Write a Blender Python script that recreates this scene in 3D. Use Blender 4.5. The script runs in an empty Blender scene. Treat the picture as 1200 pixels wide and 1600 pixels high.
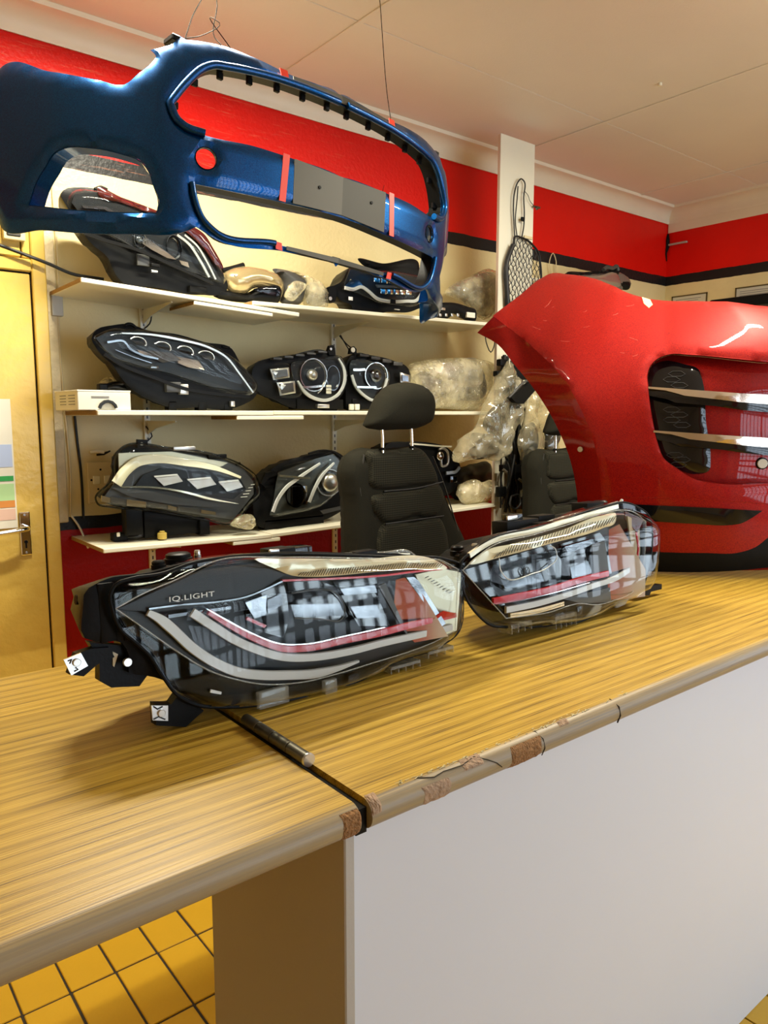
import bpy, bmesh, math, random
import numpy as np
from mathutils import Vector, Matrix, noise
from mathutils.geometry import delaunay_2d_cdt

random.seed(7)
sc = bpy.context.scene
COL = sc.collection

# ---------------------------------------------------------------- camera
FPX, PITCH, AZ, CAM_H = 1170.0, math.radians(7.3), math.radians(51.2), 1.5
FW = np.array([math.cos(AZ) * math.cos(PITCH), math.sin(AZ) * math.cos(PITCH), -math.sin(PITCH)])
RT = np.array([math.sin(AZ), -math.cos(AZ), 0.0])
UP = np.cross(RT, FW)
CAM = np.array([0.0, 0.0, CAM_H])
cam_data = bpy.data.cameras.new('camera')
cam_data.sensor_fit = 'HORIZONTAL'
cam_data.sensor_width = 36.0
cam_data.lens = 36.0 * FPX / 1200.0
cam_data.clip_start = 0.02
cam = bpy.data.objects.new('camera', cam_data)
COL.objects.link(cam)
m = Matrix.Identity(4)
for i in range(3):
    m[i][0], m[i][1], m[i][2], m[i][3] = RT[i], UP[i], -FW[i], CAM[i]
cam.matrix_world = m
sc.camera = cam

# ---------------------------------------------------------------- world, lights, exposure
world = bpy.data.worlds.new('world')
sc.world = world
world.use_nodes = True
bg = world.node_tree.nodes['Background']
bg.inputs['Color'].default_value = (0.62, 0.75, 1.0, 1)
bg.inputs['Strength'].default_value = 1.0
sc.view_settings.view_transform = 'Standard'
sc.view_settings.look = 'None'
sc.view_settings.gamma = 1.0
sc.view_settings.use_curve_mapping = False
sc.view_settings.exposure = -0.12
sc.cycles.transparent_max_bounces = 32
sc.cycles.max_bounces = 10
sc.cycles.glossy_bounces = 5
sc.cycles.caustics_reflective = False
sc.cycles.caustics_refractive = False
sc.cycles.sample_clamp_indirect = 6.0


def area(name, loc, rot, sx, sy, power, col):
    d = bpy.data.lights.new(name, 'AREA')
    d.shape = 'RECTANGLE'
    d.size, d.size_y, d.energy, d.color = sx, sy, power, col
    o = bpy.data.objects.new(name, d)
    o.location = loc
    o.rotation_euler = rot
    COL.objects.link(o)
    return o


# daylight falling in through the shopfront window behind the camera, just outside its panes
area('shopfront_daylight', (2.95, -2.95, 1.42), (math.radians(90), 0, 0), 3.5, 2.5, 235, (0.74, 0.87, 1.0))
area('side_window_daylight', (5.03, -1.4, 1.35), (math.radians(90), 0, math.radians(90)), 2.3, 1.9, 90, (0.74, 0.87, 1.0))
# fluorescent battens on the ceiling
TUBES = [((0.95, 2.17, 2.83), 64, .6), ((2.75, 1.05, 2.83), 70, 1.2)]
for i, (p, w, tl_) in enumerate(TUBES):
    area('fluorescent_tube_light', (p[0], p[1], p[2] - 0.045), (0, 0, 0), tl_, 0.05, w, (1.0, 0.93, 0.74))


# ---------------------------------------------------------------- helpers: pixels of the survey -> metres
def ray(x, y):
    return FW + RT * ((x - 600) / FPX) - UP * ((y - 800) / FPX)


def proj(p):
    d = np.asarray(p, float) - CAM
    z = d @ FW
    return 600 + FPX * (d @ RT) / z, 800 - FPX * (d @ UP) / z


def on_plane(x, y, p0, n):
    r = ray(x, y)
    n = np.asarray(n, float)
    return CAM + r * ((np.asarray(p0, float) - CAM) @ n) / (r @ n)


class Frame:
    """local axes of a thing: u to the right, v up, w out of its face"""
    def __init__(s, o, yaw=0.0, tilt=0.0, roll=0.0):
        M = Matrix.Rotation(math.radians(yaw), 3, 'Z') @ Matrix.Rotation(math.radians(-tilt), 3, 'X')
        B = np.array([[1, 0, 0], [0, 0, -1], [0, 1, 0]], float)   # columns u, v, w
        R = np.array(M) @ B
        R = R @ np.array(Matrix.Rotation(math.radians(roll), 3, 'Z'))
        s.R, s.o = R, np.asarray(o, float)

    def uv(s, x, y, w=0.0):
        p = on_plane(x, y, s.o + s.R[:, 2] * w, s.R[:, 2])
        q = s.R.T @ (p - s.o)
        return (float(q[0]), float(q[1]))

    def pts(s, l, w=0.0):
        return [s.uv(p[0], p[1], w) + tuple(p[2:]) for p in l]

    def matrix(s):
        m = Matrix.Identity(4)
        for i in range(3):
            for j in range(3):
                m[i][j] = s.R[i, j]
            m[i][3] = s.o[i]
        return m


def px(l, x0=0, y0=0, k=1.0):
    """points read off an enlarged crop -> survey pixels"""
    return [(x0 + p[0] * k, y0 + p[1] * k) + tuple(p[2:]) for p in l]


# ---------------------------------------------------------------- helpers: objects
def tag(o, label=None, cat=None, group=None, kind=None):
    if label: o['label'] = label
    if cat: o['category'] = cat
    if group: o['group'] = group
    if kind: o['kind'] = kind
    return o


def empty(name, loc=(0, 0, 0), label=None, cat=None, group=None, mat=None, kind=None):
    o = bpy.data.objects.new(name, None)
    o.empty_display_size = 0.05
    COL.objects.link(o)
    if mat is not None: o.matrix_world = mat
    else: o.location = loc
    return tag(o, label, cat, group, kind)


def mesh_obj(name, verts, faces, mat, parent=None, smooth=None, origin=None):
    me = bpy.data.meshes.new(name)
    me.from_pydata([tuple(map(float, v)) for v in verts], [], [tuple(int(i) for i in f) for f in faces])
    me.validate()
    if mat is not None: me.materials.append(mat)
    if smooth:
        me.shade_smooth()
        me.set_sharp_from_angle(angle=math.radians(smooth))
    o = bpy.data.objects.new(name, me)
    COL.objects.link(o)
    if parent is not None: o.parent = parent
    if origin is not None: o.location = origin
    return o


class MB:
    """collects simple solids that together are ONE part"""
    def __init__(s): s.v, s.f = [], []

    def add(s, v, f):
        n = len(s.v)
        s.v += [tuple(p) for p in v]
        s.f += [tuple(i + n for i in q) for q in f]
        return s

    def box(s, a, b, rot=None, c=None):
        x0, y0, z0 = a; x1, y1, z1 = b
        v = [(x0, y0, z0), (x1, y0, z0), (x1, y1, z0), (x0, y1, z0), (x0, y0, z1), (x1, y0, z1), (x1, y1, z1), (x0, y1, z1)]
        if rot is not None:
            c = Vector(c) if c is not None else Vector(((x0 + x1) / 2, (y0 + y1) / 2, (z0 + z1) / 2))
            v = [tuple(rot @ (Vector(p) - c) + c) for p in v]
        return s.add(v, [(0, 3, 2, 1), (4, 5, 6, 7), (0, 1, 5, 4), (1, 2, 6, 5), (2, 3, 7, 6), (3, 0, 4, 7)])

    def bbox(s, a, b, r=0.004, seg=2):
        """box with bevelled edges"""
        bm = bmesh.new()
        bmesh.ops.create_cube(bm, size=1)
        d = [b[i] - a[i] for i in range(3)]
        for v in bm.verts:
            v.co = Vector([a[i] + (v.co[i] + 0.5) * d[i] for i in range(3)])
        bmesh.ops.bevel(bm, geom=bm.edges[:], offset=min(r, min(map(abs, d)) * 0.45), segments=seg, affect='EDGES', profile=0.5)
        bm.verts.index_update()
        s.add([tuple(v.co) for v in bm.verts], [tuple(v.index for v in f.verts) for f in bm.faces])
        bm.free()
        return s

    def tube(s, pts, r, n=8, closed=False, cap=True):
        P = [Vector(p) for p in pts]
        N = len(P)
        R = r if hasattr(r, '__len__') else [r] * N
        T = []
        for i in range(N):
            a = P[(i - 1) % N] if (closed or i > 0) else P[i]
            b = P[(i + 1) % N] if (closed or i < N - 1) else P[i]
            t = b - a
            T.append(t.normalized() if t.length > 1e-9 else Vector((0, 0, 1)))
        ref = Vector((0, 0, 1)) if abs(T[0].z) < 0.9 else Vector((1, 0, 0))
        nrm = (ref - T[0] * ref.dot(T[0])).normalized()
        v, f = [], []
        for i in range(N):
            nrm = nrm - T[i] * nrm.dot(T[i])
            nrm = nrm.normalized() if nrm.length > 1e-6 else T[i].orthogonal().normalized()
            bn = T[i].cross(nrm)
            for k in range(n):
                a = 2 * math.pi * k / n
                v.append(tuple(P[i] + (nrm * math.cos(a) + bn * math.sin(a)) * R[i]))
        M = N if closed else N - 1
        for i in range(M):
            j = (i + 1) % N
            for k in range(n):
                k2 = (k + 1) % n
                f.append((i * n + k, i * n + k2, j * n + k2, j * n + k))
        if cap and not closed:
            f.append(tuple(range(n - 1, -1, -1)))
            f.append(tuple((N - 1) * n + k for k in range(n)))
        return s.add(v, f)

    def lathe(s, prof, c, axis=(0, 0, 1), n=24):
        """prof: (radius, height) list along axis from c"""
        ax = Vector(axis).normalized()
        u = ax.orthogonal().normalized(); w = ax.cross(u)
        c = Vector(c)
        v, f = [], []
        for r, h in prof:
            for k in range(n):
                a = 2 * math.pi * k / n
                v.append(tuple(c + ax * h + (u * math.cos(a) + w * math.sin(a)) * max(r, 1e-5)))
        for i in range(len(prof) - 1):
            for k in range(n):
                k2 = (k + 1) % n
                f.append((i * n + k, i * n + k2, (i + 1) * n + k2, (i + 1) * n + k))
        f.append(tuple(range(n - 1, -1, -1)))
        f.append(tuple((len(prof) - 1) * n + k for k in range(n)))
        return s.add(v, f)

    def cyl(s, c, r, h, axis=(0, 0, 1), n=20, b=0.12):
        e = min(r, h) * b
        return s.lathe([(r - e, 0), (r, e), (r, h - e), (r - e, h)], c, axis, n)

    def prism(s, poly, w0, w1):
        n = len(poly)
        a = sum(poly[i][0] * poly[(i + 1) % n][1] - poly[(i + 1) % n][0] * poly[i][1] for i in range(n))
        if a < 0: poly = poly[::-1]
        v = [(p[0], p[1], w0) for p in poly] + [(p[0], p[1], w1) for p in poly]
        f = [tuple(range(n - 1, -1, -1)), tuple(range(n, 2 * n))]
        f += [(i, (i + 1) % n, n + (i + 1) % n, n + i) for i in range(n)]
        return s.add(v, f)

    def build(s, name, mat, parent=None, smooth=None, origin=None):
        v = s.v
        if origin is not None:
            v = [(p[0] - origin[0], p[1] - origin[1], p[2] - origin[2]) for p in v]
        return mesh_obj(name, v, s.f, mat, parent, smooth, origin)


def spline(pts, step, closed=True):
    """Catmull-Rom through pts, resampled; a third element 'c' marks a corner"""
    P = [np.array(p[:2] if len(p) < 3 or p[2] == 'c' else p[:3], float) for p in pts]
    C = [len(p) > 2 and p[2] == 'c' for p in pts]
    n = len(P)
    out = []
    for i in range(n if closed else n - 1):
        j = (i + 1) % n
        p1, p2 = P[i], P[j]
        a = P[(i - 1) % n] if (closed or i > 0) else p1
        b = P[(j + 1) % n] if (closed or j < n - 1) else p2
        L = np.linalg.norm(p2 - p1)
        if L < 1e-9: continue
        def tan(pp, pc, pn, corner, chord):
            if corner: return chord
            l1, l2 = np.linalg.norm(pc - pp), np.linalg.norm(pn - pc)
            if l1 < 1e-9 or l2 < 1e-9: return chord
            t = (pc - pp) / l1 * l2 / (l1 + l2) + (pn - pc) / l2 * l1 / (l1 + l2)
            return t * L
        ch = p2 - p1
        m1, m2 = tan(a, p1, p2, C[i], ch), tan(p1, p2, b, C[j], ch)
        k = max(1, int(math.ceil(L / step)))
        for q in range(k):
            t = q / k
            out.append((2*t**3 - 3*t*t + 1) * p1 + (t**3 - 2*t*t + t) * m1 + (3*t*t - 2*t**3) * p2 + (t**3 - t*t) * m2)
    if not closed: out.append(P[-1])
    return [tuple(map(float, p)) for p in out]


def poly_line(pts, step):
    out = []
    for i in range(len(pts)):
        a, b = np.array(pts[i][:2], float), np.array(pts[(i + 1) % len(pts)][:2], float)
        k = max(1, int(math.ceil(np.linalg.norm(b - a) / step)))
        for q in range(k): out.append(tuple(a + (b - a) * q / k))
    return out


def inside(Q, loop):
    x, y = Q[:, 0], Q[:, 1]
    r = np.zeros(len(Q), bool)
    L = np.asarray(loop)
    A, B = L, np.roll(L, -1, 0)
    for a, b in zip(A, B):
        c = (a[1] > y) != (b[1] > y)
        if c.any():
            xi = (b[0] - a[0]) * (y - a[1]) / ((b[1] - a[1]) or 1e-12) + a[0]
            r ^= c & (x < xi)
    return r


def dist(Q, loops):
    d = np.full(len(Q), 1e9)
    for loop in loops:
        L = np.asarray(loop)
        for a, b in zip(L, np.roll(L, -1, 0)):
            ab = b - a
            l2 = float(ab @ ab)
            if l2 < 1e-14: continue
            t = np.clip(((Q - a) @ ab) / l2, 0, 1)
            d = np.minimum(d, np.linalg.norm(Q - a - t[:, None] * ab, axis=1))
    return d


def tri2d(outer, holes, step):
    loops = [outer] + list(holes)
    V, E = [], []
    for l in loops:
        n0 = len(V)
        V += [tuple(p[:2]) for p in l]
        E += [(n0 + i, n0 + (i + 1) % len(l)) for i in range(len(l))]
    O = np.asarray(outer)[:, :2]
    lo, hi = O.min(0), O.max(0)
    g = []
    ny = int((hi[1] - lo[1]) / (step * 0.87)) + 1
    nx = int((hi[0] - lo[0]) / step) + 2
    for j in range(ny):
        for i in range(nx):
            g.append((lo[0] + (i + 0.5 * (j % 2)) * step, lo[1] + (j + 0.5) * step * 0.87))
    if g:
        g = np.array(g)
        k = inside(g, outer)
        for h in holes: k &= ~inside(g, h)
        g = g[k]
        if len(g):
            g = g[dist(g, loops) > step * 0.45]
            V += [tuple(p) for p in g]
    r = delaunay_2d_cdt([Vector(p) for p in V], E, [], 0, 1e-7)
    P = np.array([(v.x, v.y) for v in r[0]])
    F = np.array([list(f) for f in r[2] if len(f) == 3], int)
    c = P[F].mean(1)
    k = inside(c, outer)
    for h in holes: k &= ~inside(c, h)
    F = F[k]
    a, b, d = P[F[:, 0]], P[F[:, 1]], P[F[:, 2]]
    s = (b[:, 0] - a[:, 0]) * (d[:, 1] - a[:, 1]) - (b[:, 1] - a[:, 1]) * (d[:, 0] - a[:, 0])
    F = F[np.abs(s) > 1e-12]; s = s[np.abs(s) > 1e-12]
    F[s < 0] = F[s < 0][:, ::-1]
    used = np.unique(F)
    mp = -np.ones(len(P), int); mp[used] = np.arange(len(used))
    return P[used], mp[F], loops


def shell(name, outer, holes, front, back, mat, parent, step=0.02, smooth=40):
    """closed solid over a 2D outline: front(P, d) and back(P, d) give the 3D points, d = distance to the edge"""
    P, F, loops = tri2d(outer, holes, step)
    d = dist(P, loops)
    A, B = front(P, d), back(P, d)
    n = len(P)
    faces = [tuple(f) for f in F] + [tuple(f[::-1] + n) for f in F]
    cnt = {}
    for f in F:
        for i in range(3):
            e = (f[i], f[(i + 1) % 3])
            cnt[e] = cnt.get(e, 0) + 1
    for (a, b) in cnt:
        if (b, a) not in cnt:
            faces.append((a, a + n, b + n, b))
    return mesh_obj(name, np.vstack([A, B]), faces, mat, parent, smooth)


def dome(t):
    t = np.clip(t, 0, 1)
    return np.sqrt(np.clip(1 - (1 - t) ** 2, 0, 1))


def pad(name, outline, mat, parent, w0=0.0, hf=0.02, rf=0.03, hb=0.0, rb=0.03, t=0.003, step=0.02, holes=(), smooth=40, warp=None, line=False, corner=False):
    """cushion-like solid: swells hf to the front and hb to the back of the plane w0"""
    o = poly_line(outline, step) if line else spline(outline, step)
    hs = [spline(h, step) for h in holes]
    def fr(P, d):
        w = w0 + t / 2 + hf * dome(d / rf)
        q = np.column_stack([P, w])
        return warp(q, d, 1) if warp else q
    def bk(P, d):
        w = w0 - t / 2 - hb * dome(d / rb)
        q = np.column_stack([P, w])
        return warp(q, d, -1) if warp else q
    return shell(name, o, hs, fr, bk, mat, parent, step, smooth)


def plate(name, outline, mat, parent, w0, t, holes=(), smooth=30, bev=0.0, line=False, step=0.03):
    o = poly_line(outline, 1.0) if line else spline(outline, step)
    hs = [spline(h, step) for h in holes]
    b = bev or t * 0.2
    return shell(name, o, hs, lambda P, d: np.column_stack([P, w0 + t - b + b * dome(d / max(b, 1e-5))]),
                 lambda P, d: np.column_stack([P, np.full(len(P), w0)]), mat, parent, 10.0 if not bev else step, smooth)


def text_mesh(name, body, size, mat, parent, M, sx=1.0, depth=0.0006, space=1.0):
    cu = bpy.data.curves.new(name, 'FONT')
    cu.body, cu.size, cu.extrude, cu.space_character = body, size, depth, space
    cu.align_x = 'CENTER'; cu.align_y = 'CENTER'
    t = bpy.data.objects.new(name, cu)
    COL.objects.link(t)
    bpy.context.view_layer.update()
    me = bpy.data.meshes.new_from_object(t)
    bpy.data.objects.remove(t)
    me.transform(M @ Matrix.Diagonal((sx, 1, 1, 1)))
    me.materials.clear(); me.materials.append(mat)
    o = bpy.data.objects.new(name, me)
    COL.objects.link(o)
    o.parent = parent
    return o


def copy_tree(o, parent=None):
    c = o.copy(); COL.objects.link(c)
    if parent is not None: c.parent = parent
    for ch in [x for x in bpy.data.objects if x.parent == o]: copy_tree(ch, c)
    return c


# ---------------------------------------------------------------- materials
MATS = {}


def nodes(name):
    m = bpy.data.materials.new(name)
    m.use_nodes = True
    nt = m.node_tree
    return m, nt, nt.nodes, nt.links, nt.nodes['Principled BSDF']


def mat(name, col, rough=0.5, metal=0.0, coat=0.0, var=0.0, scale=8.0, bump=0.0, bscale=60.0, spec=0.5, stretch=None, trans=0.0, alpha=1.0, sheen=0.0, emit=None):
    m, nt, N, L, b = nodes(name)
    b.inputs['Base Color'].default_value = (*col, 1)
    b.inputs['Roughness'].default_value = rough
    b.inputs['Metallic'].default_value = metal
    b.inputs['Coat Weight'].default_value = coat
    b.inputs['Coat Roughness'].default_value = 0.04
    b.inputs['Specular IOR Level'].default_value = spec
    b.inputs['Transmission Weight'].default_value = trans
    b.inputs['Alpha'].default_value = alpha
    b.inputs['Sheen Weight'].default_value = sheen
    if emit:
        b.inputs['Emission Color'].default_value = (*emit[:3], 1)
        b.inputs['Emission Strength'].default_value = emit[3]
    tc = N.new('ShaderNodeTexCoord')
    vec = tc.outputs['Object']
    if stretch:
        mp = N.new('ShaderNodeMapping')
        mp.inputs['Scale'].default_value = stretch
        L.new(vec, mp.inputs['Vector']); vec = mp.outputs['Vector']
    if var:
        t = N.new('ShaderNodeTexNoise')
        t.inputs['Scale'].default_value = scale
        t.inputs['Detail'].default_value = 5
        L.new(vec, t.inputs['Vector'])
        r = N.new('ShaderNodeMix'); r.data_type = 'RGBA'
        r.inputs['A'].default_value = (*[c * (1 - var) for c in col], 1)
        r.inputs['B'].default_value = (*[min(1, c * (1 + var)) for c in col], 1)
        L.new(t.outputs['Fac'], r.inputs['Factor'])
        L.new(r.outputs['Result'], b.inputs['Base Color'])
    if bump:
        t = N.new('ShaderNodeTexNoise')
        t.inputs['Scale'].default_value = bscale
        t.inputs['Detail'].default_value = 3
        L.new(vec, t.inputs['Vector'])
        bp = N.new('ShaderNodeBump')
        bp.inputs['Strength'].default_value = bump
        bp.inputs['Distance'].default_value = 0.01
        L.new(t.outputs['Fac'], bp.inputs['Height'])
        L.new(bp.outputs['Normal'], b.inputs['Normal'])
    MATS[name] = m
    return m


def clear_mat(name, tint=(1, 1, 1), body=None, body_fac=0.0, rough=0.02, ior=1.45, crinkle=0.0, cscale=30.0, gloss=1.0):
    """thin clear plastic: what is not mirrored at the surface passes straight through"""
    m, nt, N, L, b = nodes(name)
    N.remove(b)
    out = N['Material Output']
    tr = N.new('ShaderNodeBsdfTransparent'); tr.inputs['Color'].default_value = (*tint, 1)
    gl = N.new('ShaderNodeBsdfGlossy'); gl.inputs['Roughness'].default_value = rough
    gl.inputs['Color'].default_value = (gloss, gloss, gloss, 1)
    fr = N.new('ShaderNodeLayerWeight'); fr.inputs['Blend'].default_value = 0.5
    pw = N.new('ShaderNodeMath'); pw.operation = 'POWER'; pw.inputs[1].default_value = 5.0
    L.new(fr.outputs['Facing'], pw.inputs[0])
    f0 = ((ior - 1) / (ior + 1)) ** 2
    sch = N.new('ShaderNodeMath'); sch.operation = 'MULTIPLY_ADD'; sch.inputs[1].default_value = 1 - f0; sch.inputs[2].default_value = f0
    L.new(pw.outputs[0], sch.inputs[0])
    base = tr.outputs[0]
    tc = N.new('ShaderNodeTexCoord')
    if body is not None:
        df = N.new('ShaderNodeBsdfDiffuse'); df.inputs['Color'].default_value = (*body, 1)
        mx = N.new('ShaderNodeMixShader'); mx.inputs[0].default_value = body_fac
        L.new(tr.outputs[0], mx.inputs[1]); L.new(df.outputs[0], mx.inputs[2])
        if crinkle:
            t2 = N.new('ShaderNodeTexNoise'); t2.inputs['Scale'].default_value = cscale * 0.5; t2.inputs['Detail'].default_value = 6
            L.new(tc.outputs['Object'], t2.inputs['Vector'])
            mr = N.new('ShaderNodeMapRange')
            mr.inputs['From Min'].default_value = 0.35; mr.inputs['From Max'].default_value = 0.7
            mr.inputs['To Min'].default_value = body_fac * 0.35; mr.inputs['To Max'].default_value = min(1, body_fac * 1.8)
            L.new(t2.outputs['Fac'], mr.inputs['Value']); L.new(mr.outputs[0], mx.inputs[0])
        base = mx.outputs[0]
    if crinkle:
        t = N.new('ShaderNodeTexVoronoi'); t.inputs['Scale'].default_value = cscale
        t.feature = 'F1'; t.distance = 'CHEBYCHEV'
        nz = N.new('ShaderNodeTexNoise'); nz.inputs['Scale'].default_value = cscale * 0.4; nz.inputs['Detail'].default_value = 4
        L.new(tc.outputs['Object'], nz.inputs['Vector'])
        ad = N.new('ShaderNodeMix'); ad.data_type = 'RGBA'; ad.blend_type = 'LINEAR_LIGHT'
        ad.inputs['Factor'].default_value = 0.15
        L.new(tc.outputs['Object'], ad.inputs['A']); L.new(nz.outputs['Color'], ad.inputs['B'])
        L.new(ad.outputs['Result'], t.inputs['Vector'])
        bp = N.new('ShaderNodeBump'); bp.inputs['Strength'].default_value = crinkle; bp.inputs['Distance'].default_value = 0.01
        L.new(t.outputs['Distance'], bp.inputs['Height'])
        L.new(bp.outputs['Normal'], gl.inputs['Normal']); L.new(bp.outputs['Normal'], fr.inputs['Normal'])
    ms = N.new('ShaderNodeMixShader')
    L.new(sch.outputs[0], ms.inputs[0]); L.new(base, ms.inputs[1]); L.new(gl.outputs[0], ms.inputs[2])
    L.new(ms.outputs[0], out.inputs['Surface'])
    MATS[name] = m
    return m


def band_mat(name, bands, rough=0.5, bump=0.13, bscale=60, streak=True):
    """a wall painted in horizontal bands: list of (upper height, colour), heights in metres"""
    m, nt, N, L, b = nodes(name)
    geo = N.new('ShaderNodeNewGeometry')
    sep = N.new('ShaderNodeSeparateXYZ'); L.new(geo.outputs['Position'], sep.inputs[0])
    nz = N.new('ShaderNodeTexNoise'); nz.inputs['Scale'].default_value = 9; nz.inputs['Detail'].default_value = 6
    L.new(geo.outputs['Position'], nz.inputs['Vector'])
    wob = N.new('ShaderNodeMath'); wob.operation = 'MULTIPLY_ADD'; wob.inputs[1].default_value = 0.012
    L.new(nz.outputs['Fac'], wob.inputs[0]); L.new(sep.outputs['Z'], wob.inputs[2])
    ramp = N.new('ShaderNodeValToRGB'); ramp.color_ramp.interpolation = 'CONSTANT'
    dv = N.new('ShaderNodeMath'); dv.operation = 'DIVIDE'; dv.inputs[1].default_value = 3.2
    L.new(wob.outputs[0], dv.inputs[0]); L.new(dv.outputs[0], ramp.inputs[0])
    els = ramp.color_ramp.elements
    els.remove(els[1])
    els[0].position = 0; els[0].color = (*bands[0][1], 1)
    for (top, c0), (t2, c) in zip(bands[:-1], bands[1:]):
        e = els.new(top / 3.2); e.color = (*c, 1)
    # pale scuffs along the red band, mottled plaster under the black line at the left
    mps = N.new('ShaderNodeMapping'); mps.inputs['Scale'].default_value = (2.2, 2.2, 34.0)
    mps.inputs['Rotation'].default_value = (0, 0.05, 0)
    L.new(geo.outputs['Position'], mps.inputs['Vector'])
    ns = N.new('ShaderNodeTexNoise'); ns.inputs['Scale'].default_value = 2.4; ns.inputs['Detail'].default_value = 7; ns.inputs['Roughness'].default_value = .7
    L.new(mps.outputs[0], ns.inputs['Vector'])
    ms_ = N.new('ShaderNodeMapRange'); ms_.inputs['From Min'].default_value = .58; ms_.inputs['From Max'].default_value = .74
    ms_.inputs['To Min'].default_value = 0; ms_.inputs['To Max'].default_value = .5
    L.new(ns.outputs['Fac'], ms_.inputs['Value'])
    hi = N.new('ShaderNodeMath'); hi.operation = 'GREATER_THAN'; hi.inputs[1].default_value = 2.39; L.new(sep.outputs['Z'], hi.inputs[0])
    lf = N.new('ShaderNodeMapRange'); lf.inputs['From Min'].default_value = 2.6; lf.inputs['From Max'].default_value = 1.6; L.new(sep.outputs['X'], lf.inputs['Value'])
    m1 = N.new('ShaderNodeMath'); m1.operation = 'MULTIPLY'; L.new(ms_.outputs[0], m1.inputs[0]); L.new(hi.outputs[0], m1.inputs[1])
    m2 = N.new('ShaderNodeMath'); m2.operation = 'MULTIPLY'; L.new(m1.outputs[0], m2.inputs[0]); L.new(lf.outputs[0], m2.inputs[1])
    mix = N.new('ShaderNodeMix'); mix.data_type = 'RGBA'; mix.inputs['B'].default_value = (0.75, 0.30, 0.16, 1)
    L.new(m2.outputs[0], mix.inputs['Factor']); L.new(ramp.outputs['Color'], mix.inputs['A'])
    # dirt
    n2 = N.new('ShaderNodeTexNoise'); n2.inputs['Scale'].default_value = 2.2; n2.inputs['Detail'].default_value = 8
    L.new(geo.outputs['Position'], n2.inputs['Vector'])
    mr = N.new('ShaderNodeMapRange'); mr.inputs['From Min'].default_value = 0.3; mr.inputs['From Max'].default_value = 0.75
    mr.inputs['To Min'].default_value = 0.88; mr.inputs['To Max'].default_value = 1.05
    L.new(n2.outputs['Fac'], mr.inputs['Value'])
    mul = N.new('ShaderNodeVectorMath'); mul.operation = 'SCALE'
    L.new(mix.outputs['Result'], mul.inputs[0]); L.new(mr.outputs[0], mul.inputs['Scale'])
    L.new(mul.outputs[0], b.inputs['Base Color'])
    b.inputs['Roughness'].default_value = rough
    b.inputs['Specular IOR Level'].default_value = 0.25
    n3 = N.new('ShaderNodeTexNoise'); n3.inputs['Scale'].default_value = bscale; n3.inputs['Detail'].default_value = 4
    L.new(geo.outputs['Position'], n3.inputs['Vector'])
    bp = N.new('ShaderNodeBump'); bp.inputs['Strength'].default_value = bump; bp.inputs['Distance'].default_value = 0.02
    L.new(n3.outputs['Fac'], bp.inputs['Height']); L.new(bp.outputs['Normal'], b.inputs['Normal'])
    return m


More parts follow.
